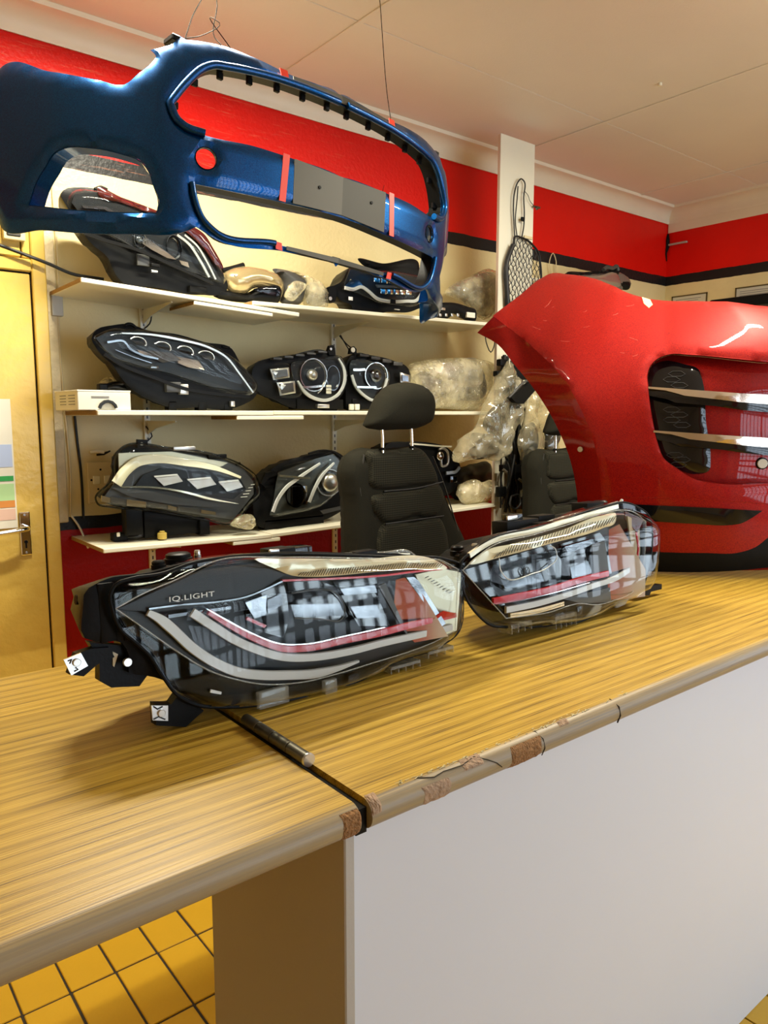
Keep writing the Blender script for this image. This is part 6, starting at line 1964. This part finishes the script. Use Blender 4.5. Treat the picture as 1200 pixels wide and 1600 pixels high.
for r in net: MB().tube(r[::2] + [r[-1]], .0021, 5).build('net_cord', M_rubber, N_.root, 60)
for off, r in ((0, .0045), (.006, .003)):
    MB().tube([(p[0], p[1], off) for p in bp], r, 6, True).build('border_cord', M_rubber, N_.root, 60)
N_.tube('side_roll', [(240, 860), (200, 960), (165, 1080), (165, 1300), (180, 1600)], .012, M_rubber, .006)
N_.tube('hanging_loop', [(262, 760), (250, 560), (258, 240), (300, 110), (340, 72), (372, 100), (368, 300), (375, 480), (368, 640), (345, 770)], .0034, M_rubber, .002)
N_.tube('hanging_loop', [(290, 770), (270, 600), (290, 300), (300, 160)], .003, M_rubber, .006)
N_.tube('fine_cord', [(375, 215), (420, 270), (440, 330), (490, 395)], .0016, M_rubber, .0)
N_.box('cord_lock', 340, 525, 372, 580, M_black, .006, .012)
N_.box('wooden_toggle', 372, 745, 465, 800, M_pv, .006, .012)
hk = Lamp('post_hook', 'small dark screw hook on the right edge of the post board', (3.06, 2.588, 2.35), cat='hook', k=kN)
hk.tube('shank', [(480, 400), (530, 408), (560, 418)], .005, M_iron, .0)
hk.knob('hook_eye', 520, 425, .008, .010, M_iron, .0, axis=(0, 0, 1))

# ================================================================ shelf behind the red bumper with a grey part
kR = (830, 380, .30833)
R_ = Lamp('grey_part', 'grey brown moulded car part with black lid on the shelf right of the post', (3.62, 2.70, 2.076), cat='car part', k=kR)
zb = 2.070 + R_.pt(440, 262)[1]
xe = 3.62 + R_.pt(480, 262)[0]
sbk = board(3.08, xe, zb, zb, .018, 2.62, 'short shelf board right of the post, hidden behind the red bumper', grp=None)
M_taupe = mat('taupe_paint', (.13, .105, .085), .35, coat=.3)
R_.pad('body', [(190, 165), (270, 155), (370, 150), (455, 152), (488, 180), (498, 215), (470, 222), (440, 260), (350, 262), (200, 262)], M_taupe, -.03, .03, .05, hb=.05)
R_.pad('pale_face', [(240, 175), (340, 165), (440, 165), (452, 200), (330, 196)], M_reflector_soft, .001, .004, .01)
R_.pad('lid', [(185, 156), (270, 146), (370, 140), (450, 142), (440, 158), (370, 154), (270, 160), (195, 166)], M_black, -.01, .012, .02, hb=.05)
R_.pad('lip', [(440, 212), (498, 200), (500, 220), (450, 226)], M_black, -.01, .012, .01, hb=.03)
R_.tube('cloth_knot', [(365, 135), (385, 122), (410, 128), (435, 120), (440, 138)], .012, M_dgrey, .0)
cable('wire_noose', [(3.62, 2.93, 2.32), (3.60, 2.93, 2.40), (3.63, 2.93, 2.45), (3.66, 2.93, 2.41), (3.66, 2.93, 2.35), (3.70, 2.93, 2.28), (3.75, 2.93, 2.22)], .003, M_pv, 'thin wire noose hanging on the wall under the black line right of the post', 'wire')
